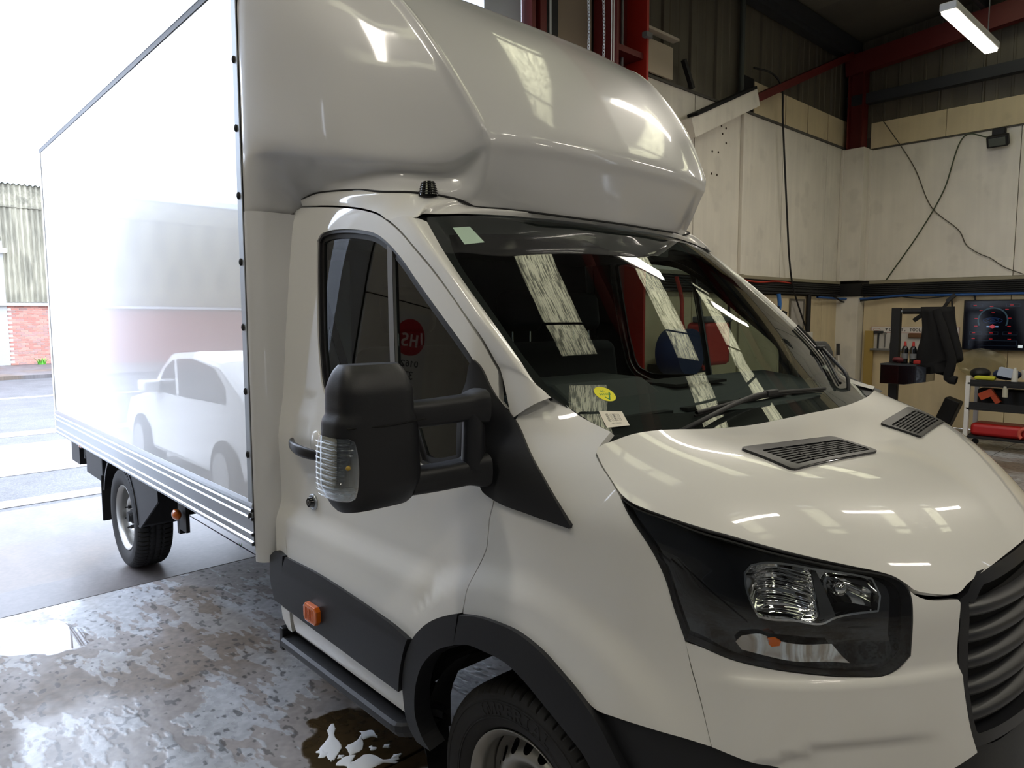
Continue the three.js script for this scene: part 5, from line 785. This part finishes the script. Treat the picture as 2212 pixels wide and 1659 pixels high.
{ const t = thing('air_gun', 'small dark air gun clipped under the trunking left of the television', 'air gun', [-1.93, 1.92, ZL + .1]); mesh('body', bar([.06, .07, 0], [-.04, -.03, 0], .06, .05), M.darkSteel, t); mesh('grip', bar([-.02, -.02, 0], [-.08, -.12, 0], .04, .04), M.black, t); mesh('nozzle', bar([.02, -.02, 0], [.03, -.13, 0], .02), M.black, t); }
tag(mesh('timber_plank', rbox(-3.13, -3.0, 0, 1.44, ZL + .03, ZL + .08, .004), std('#a98f4e', .7)), 'yellowish timber plank standing against the wall by the corner', 'plank');
{ const tex = dataTex(256, (u, v) => { const a = ((u * 16) % 1) - .5, b = ((v * 16) % 1) - .5, odd = (Math.floor(u * 16) + Math.floor(v * 16)) % 2, q = odd ? Math.abs(a) * 3 + Math.abs(b) : Math.abs(a) + Math.abs(b) * 3, k = q < .5 ? .62 : .42; return [k, k, k * .97]; }); tag(mesh('checker_plate', rbox(XW + .02, XW + .03, 0, 1.0, -10.2 + .48, -8.98, .002), std('#ffffff', .4, { map: tex, bumpMap: tex, bumpScale: .003, metalness: .5 })), 'grey checker plate sheet leaning on the door wall in the corner', 'metal sheet'); }
{ const t = thing('squeegee', 'pale handle with black grip leaning beside the checker plate', 'squeegee'); mesh('pole', bar([XW + .25, 0, -9.25], [XW + .12, 1.05, -9.4], .03), std('#c9c4b8', .5), t); mesh('grip', bar([XW + .12, 1.05, -9.4], [XW + .1, 1.23, -9.43], .045), M.black, t); }
{ const t = thing('notice_frame', 'framed paper notice on the door wall behind the windscreen', 'notice', [XW + .015, 1.55, -8.1]); mesh('paper', rbox(0, .008, -.36, .36, -.2, .2, .002), std('#aca79f', .7), t); mesh('frame', [box(0, .014, -.39, .39, -.235, -.205), box(0, .014, -.39, .39, .205, .235), box(0, .014, .36, .39, -.21, .21)], std('#6c675c', .5), t); }
tag(mesh('black_conduit', cyl(.035, .035, .62, XW + .05, 1.7, -8.42, 'y', 12), M.black), 'black vertical conduit dropping from the trunking beside the notice', 'conduit');
tag(mesh('socket_box', rbox(XW, XW + .09, 1.28, 1.44, -8.52, -8.38, .01), std('#d5d2ca', .5)), 'white socket box at the foot of the black conduit', 'socket');
{ const t = thing('cable_bundle', 'blue and black leads bunched on a hook beneath the trunking', 'leads', [XW + .1, 1.8, -7.35]); mesh('blue_lead', tube([[0, .2, 0], [.01, .05, -.02], [0, -.08, .0]], .03, 14, 8), std('#2a68b0', .5), t); mesh('black_lead', tube([[.02, .02, .08], [.04, -.1, .06], [.02, -.16, -.06], [.05, -.05, -.1]], .04, 18, 8), M.black, t); mesh('red_lead', tube([[.03, -.1, -.06], [.03, -.3, -.12], [.03, -.5, -.2]], .015, 14, 6), std('#8f2a1c', .6), t); }
// machine on the wall seen through the cab
{ const t = thing('hose_reel', 'red and blue hose reel on the door wall, seen through the windscreen', 'hose reel', [XW + .42, 1.0, -4.7]); mesh('red_case', new RoundedBoxGeometry(.3, .5, .5, 4, .06).translate(0, .38, -.32), std('#c2423c', .45), t); mesh('blue_drum', cyl(.26, .26, .3, 0, .3, .25, 'x', 32), std('#223052', .5), t); mesh('top_plate', new RoundedBoxGeometry(.2, .07, .56, 2, .02).translate(.04, .66, -.34), M.grey, t); mesh('bracket', box(-.4, 0, .05, .15, -.3, .3), M.darkSteel, t);
  mesh('red_hose', tube([[.05, 1.12, .42], [.04, .9, .3], [.06, .6, .3], [.1, .3, .15], [.12, .1, -.05]], .022, 40, 8), std('#b03528', .5), t); mesh('black_hose', tube([[.1, .45, .05], [.16, .3, -.05], [.1, .1, 0]], .02, 20, 8), M.black, t); }
lead('wall_cable', [[XW + .08, 1.98, -6.1], [XW + .1, 1.85, -6.02], [XW + .08, 1.5, -6.08], [XW + .08, 1.1, -6.05]], .018, M.black, 'black cable hanging beside the hose reel, seen through the passenger window');
// door-side sign
{ const tex = canvasTex(256, 512, (c, w, h) => { c.fillStyle = '#d4d2cc'; c.fillRect(0, 0, w, h); c.fillStyle = '#b8202a'; c.beginPath(); c.arc(128, 150, 116, 0, 7); c.fill(); c.fillStyle = '#f1ece6'; c.font = 'bold 110px sans-serif'; c.textAlign = 'center'; c.fillText('HS', 128, 200); c.fillStyle = '#20211f'; c.font = 'bold 62px sans-serif'; c.fillText('01624', 128, 350); c.fillText('372', 128, 425); }); const g = new THREE.PlaneGeometry(.42, .8); g.rotateY(Math.PI / 2); g.translate(XW + .014, 1.75, 2.98); const t = thing('wall_sign', 'white sign with red disc beside the roller door, mirrored in the door glass', 'sign'); mesh('print', g, std('#ffffff', .6, { map: tex }), t); mesh('board', box(XW + .001, XW + .012, 1.34, 2.16, 2.76, 3.2), M.white, t); }

// ---------- equipment by the left wall ----------
{
  const z = -8.05, t = thing('equipment_stand', 'black post stand with a tray and a padded arm near the tool rack', 'stand', [-2.12, 0, z]);
  mesh('post', rbox(-.055, .055, 0, 1.79, -.04, .04, .006), M.black, t); mesh('base', rbox(-.3, .3, 0, .06, -.25, .25, .02), M.black, t);
  mesh('padded_arm', [cyl(.04, .04, .36, .26, 1.745, 0, 'x', 18)], M.trimDark, t); mesh('arm_pin', cyl(.018, .018, .09, .08, 1.745, 0, 'x', 12), M.alu, t);
  const tr = extr([[-.1, -.14], [.2, -.14], [.46, -.09], [.46, .1], [.36, .12], [-.1, .12]], .34, .006); tr.translate(0, .92, -.12); mesh('tray', tr, M.gloss, t); mesh('tray_lip', box(-.1, .34, 1.03, 1.05, -.13, .23), std('#2b3034', .5), t);
  for (const [k, x] of [-1.98, -1.88].entries()) { const b = thing('spray_bottle', ['black bottle with red cap on the stand tray, left of the pair', 'black bottle with red cap on the stand tray, right of the pair'][k], 'bottle', [x, 1.05, z + .05], 'bottles on the stand tray'); mesh('body', new THREE.LatheGeometry([[0, 0], [.038, 0], [.04, .02], [.04, .19], [.03, .22], [.018, .235], [0, .235]].map(([a, c]) => new THREE.Vector2(a, c)), 20), M.gloss, b); mesh('cap', cyl(.019, .012, .06, 0, .265, 0), std('#b32a22', .4), b); mesh('label_band', cyl(.0408, .0408, .07, 0, .1, 0, 'y', 20), std('#6d7072', .5), b); }
  tag(mesh('tape_roll', new THREE.TorusGeometry(.05, .028, 10, 24).rotateX(1.2).translate(-2.05, 1.09, z + .06), std('#6b2b30', .6)), 'dark red tape roll on the stand tray', 'tape'); tag(mesh('sponge', rbox(-1.86, -1.78, 1.05, 1.1, z + .0, z + .1, .012), std('#a52822', .8)), 'red sponge at the end of the stand tray', 'sponge');
  // jacket hung over the arm
  const rows = []; for (let j = 0; j <= 40; j++) { const v = j / 40, y = lerp(1.80, .93, v), x0 = lerp(-1.83, -1.70, 0) + .03 * Math.sin(v * 5) - .02 * v, x1 = -1.44 + .13 * sstep(0, .85, v) - .14 * sstep(.78, .86, v) + .04 * sstep(.9, 1, v), row = []; for (let i = 0; i < 40; i++) { const a = i / 40 * 2 * Math.PI, f = .012 * Math.sin(a * 7 + v * 6) + .01 * Math.sin(a * 3 - v * 9); row.push(V(lerp(x0, x1, .5 + .5 * Math.cos(a)) , y + .03 * Math.sin(a * 2) * v, z + (.07 * sstep(0, .06, v) * (1 - .3 * v) + .02) * Math.sin(a) + f)); } rows.push(row); }
  const jk = thing('jacket', 'black work jacket hanging over the arm of the post stand', 'jacket'); mesh('body', sheet(rows, true, true), std('#0d0d0f', .95), jk); mesh('sleeve', tube([[-1.62, 1.76, z + .06], [-1.5, 1.4, z + .1], [-1.42, 1.1, z + .08], [-1.45, .88, z + .06], [-1.36, .86, z + .06]], .055, 30, 12), std('#0d0d0f', .95), jk); mesh('collar', bar([-1.78, 1.72, z], [-1.90, 1.62, z + .02], .07, .05), std('#0d0d0f', .95), jk);
}
{
  const z = -8.0, t = thing('tool_trolley', 'open tool trolley with white posts and black shelves below the television', 'trolley', [-1.26, 0, z]);
  for (const x of [0, .82]) for (const q of [0, -.42]) mesh('post', rbox(x, x + .05, .08, .93, q - .05, q, .004), M.white, t);
  for (const y of [.82, .5, .14]) mesh('shelf', rbox(.02, .84, y, y + .03, -.47, 0, .004), M.black, t); mesh('shelf_front', [box(.04, .82, .5, .6, -.02, -.005), box(.04, .82, .80, .88, -.02, -.005)], M.black, t);
  for (const x of [.04, .82]) for (const q of [-.04, -.42]) mesh('castor', cyl(.04, .04, .03, x, .04, q, 'z', 16), M.rubber, t);
  const put = (n, label, cat, geos, mat) => tag(mesh(n, geos, mat), label, cat);
  put('red_toolbox', 'long red case on the bottom shelf of the trolley', 'case', [rbox(-1.2, -.52, .17, .33, z - .4, z - .05, .05)], std('#b01e1c', .4)); put('case_handle', 'pale red grip lying on the long red case', 'grip', [new THREE.TorusGeometry(.07, .022, 8, 20, 4).translate(-.6, .25, z - .02)], std('#cf5a4a', .5));
  put('orange_drill', 'orange and black drill on the middle shelf of the trolley', 'drill', [bar([-1.12, .66, z - .12], [-.98, .74, z - .12], .09), bar([-1.0, .72, z - .12], [-.92, .6, z - .12], .06)], std('#c04a1c', .5)); put('black_case', 'black case filling the middle shelf of the trolley', 'case', [rbox(-1.18, -.5, .54, .76, z - .42, z - .22, .03)], M.black); put('aerosol_can', 'small pale can standing on the middle shelf', 'can', [cyl(.03, .03, .15, -.84, .76, z - .03)], std('#b9b7a4', .4));
  put('glove', 'yellow-green glove lying on the left of the trolley top', 'glove', [rbox(-1.18, -.96, .88, .93, z - .14, z - .03, .02)], std('#b7b62a', .7)); put('blue_cloth', 'dark blue cloth heaped on the trolley top', 'cloth', [new THREE.SphereGeometry(.16, 20, 12).scale(.95, .45, .8).translate(-.88, .95, z - .26)], std('#1c2a4c', .9)); put('black_bag', 'black bag flopped at the left end of the trolley top', 'bag', [new THREE.SphereGeometry(.14, 20, 12).scale(.8, .5, 1).translate(-1.17, .95, z - .27)], M.black);
  put('white_box', 'tilted pale blue box on the heap of the trolley top', 'box', [bar([-.93, 1.0, z - .1], [-.78, .97, z - .1], .13, .1)], std('#a9b4c6', .6)); put('paper_cup', 'pale paper cup among the clutter on the trolley top', 'cup', [cyl(.03, .042, .11, -.66, .97, z - .08)], std('#c9c6ba', .6)); put('cardboard_scrap', 'crumpled tan cardboard on the trolley top', 'cardboard', [bar([-.62, 1.05, z - .2], [-.4, 1.06, z - .2], .14, .08)], std('#a8905c', .8)); put('rag', 'crumpled grey rag at the right of the trolley top', 'rag', [new THREE.IcosahedronGeometry(.11, 1).scale(1.3, .6, 1).translate(-.52, .96, z - .1)], std('#8f8f8c', .9)); put('white_bottle', 'short white bottle on the trolley top', 'bottle', [cyl(.035, .03, .14, -.76, .95, z - .06), cyl(.014, .014, .04, -.76, 1.03, z - .06)], std('#cfcfc8', .5));
}
{ const t = thing('clear_bag', 'clear plastic bag hanging below the television', 'bag', [-1.5, 1.0, ZL + .12]); const g = new THREE.IcosahedronGeometry(.22, 3), p = g.attributes.position; for (let i = 0; i < p.count; i++) { const v = V(p.getX(i), p.getY(i), p.getZ(i)), k = 1 + .25 * (fbm(v.x * 9 + 5, v.y * 9 + v.z * 7, 231, 3) - .5); p.setXYZ(i, v.x * 1.4 * k, v.y * k * .9, v.z * .35 * k); } g.computeVertexNormals(); mesh('film', g, phys('#e8e6d8', .15, { transmission: .9, thickness: 0, side: THREE.DoubleSide }), t); }
{ const t = thing('black_bin', 'tilted black bin lid showing above the bonnet edge', 'bin', [-1.72, .3, ZL + .7]); const g = rbox(-.1, .1, -.3, .22, -.1, .1, .02); g.rotateZ(-.35); mesh('body', g, M.black, t); }
tag(mesh('coiled_hose', [0, 1, 2].map((k) => new THREE.TorusGeometry(.26 - k * .03, .03, 8, 36).rotateX(Math.PI / 2).translate(-.2, .03 + k * .05, -7.5)), std('#3f4140', .6)), 'dark coiled hose on the floor under the trolley end', 'hose');

// ---------- wash foam by the front wheel ----------
{
  const foam = std('#e8ebee', .6), spots = [[-1.16, .93, .12, .03, -.5], [-1.07, .87, .07, .022, -.9], [-1.10, .79, .045, .022, .4], [-.93, .87, .10, .03, .9], [-.99, .95, .05, .03, 0], [-1.12, .99, .03, .02, 0], [-1.01, .83, .02, .012, 0], [-1.05, .95, .014, .01, 0], [-.9, .79, .02, .015, 0], [-.98, .78, .016, .012, 0]];
  for (const [i, [x, z, a, b, turn]] of spots.entries()) { const g = new THREE.SphereGeometry(1, 28, 10), p = g.attributes.position; for (let k = 0; k < p.count; k++) { const X = p.getX(k), Y = p.getY(k), Zz = p.getZ(k), q = 1 + .7 * (fbm(X * 2.2 + i * 5, Zz * 2.2, 241, 3) - .5); p.setXYZ(k, X * a * q, Math.max(0, Y) * .004, Zz * b * q * (1 + .6 * Math.sin(X * 4 + i))); } g.computeVertexNormals(); const m = mesh('foam_patch', g, foam); m.position.set(x, .0005, z); m.rotation.y = turn; tag(m, 'small white patch of wash foam floating on the brown puddle', 'foam', 'foam patches on the puddle'); }
}
// ---------- white car parked outside, mirrored in the side of the van ----------
{
  const t = thing('parked_car', 'white hatchback parked in the yard, mirrored in the gloss side of the van', 'car', [-6.3, 0, 3.1]);
  const side = [[-2, .35], [-1.98, .55], [-1.8, .78], [-1.0, .92], [-.55, 1.2], [-.2, 1.36], [.5, 1.4], [1.2, 1.33], [1.75, 1.05], [1.95, .9], [2.0, .5], [1.9, .3], [1.62, .28], [1.5, .5], [1.2, .55], [.95, .45], [.9, .25], [-.95, .25], [-1.0, .45], [-1.2, .55], [-1.5, .5], [-1.62, .28]];
  const g = extr(side, 1.5, .06); g.translate(0, 0, -.75); mesh('body', g, M.paint, t);
  for (const s of [-1, 1]) { for (const [nm, pts] of [['front_window', [[-.72, .93], [-.36, 1.2], [-.08, 1.3], [-.05, .93]]], ['rear_window', [[.05, .93], [.02, 1.31], [.5, 1.33], [1.05, 1.27], [1.3, 1.1], [1.3, .95]]]]) { const w = extr(pts, .012); w.translate(0, 0, s > 0 ? .80 : -.815); mesh(nm, w, M.gloss, t); } mesh('wing_mirror', rbox(-.72, -.5, .93, 1.06, ...(s > 0 ? [.82, 1.0] : [-1.0, -.82]), .03), M.paint, t); for (const x of [-1.28, 1.25]) { mesh('tyre', cyl(.31, .31, .2, x, .31, s * .74, 'z', 32), M.tyre, t); mesh('wheel_trim', cyl(.2, .19, .02, x, .31, s * .85, 'z', 24), M.rim, t); } }
}
renderer.render(scene, camera);
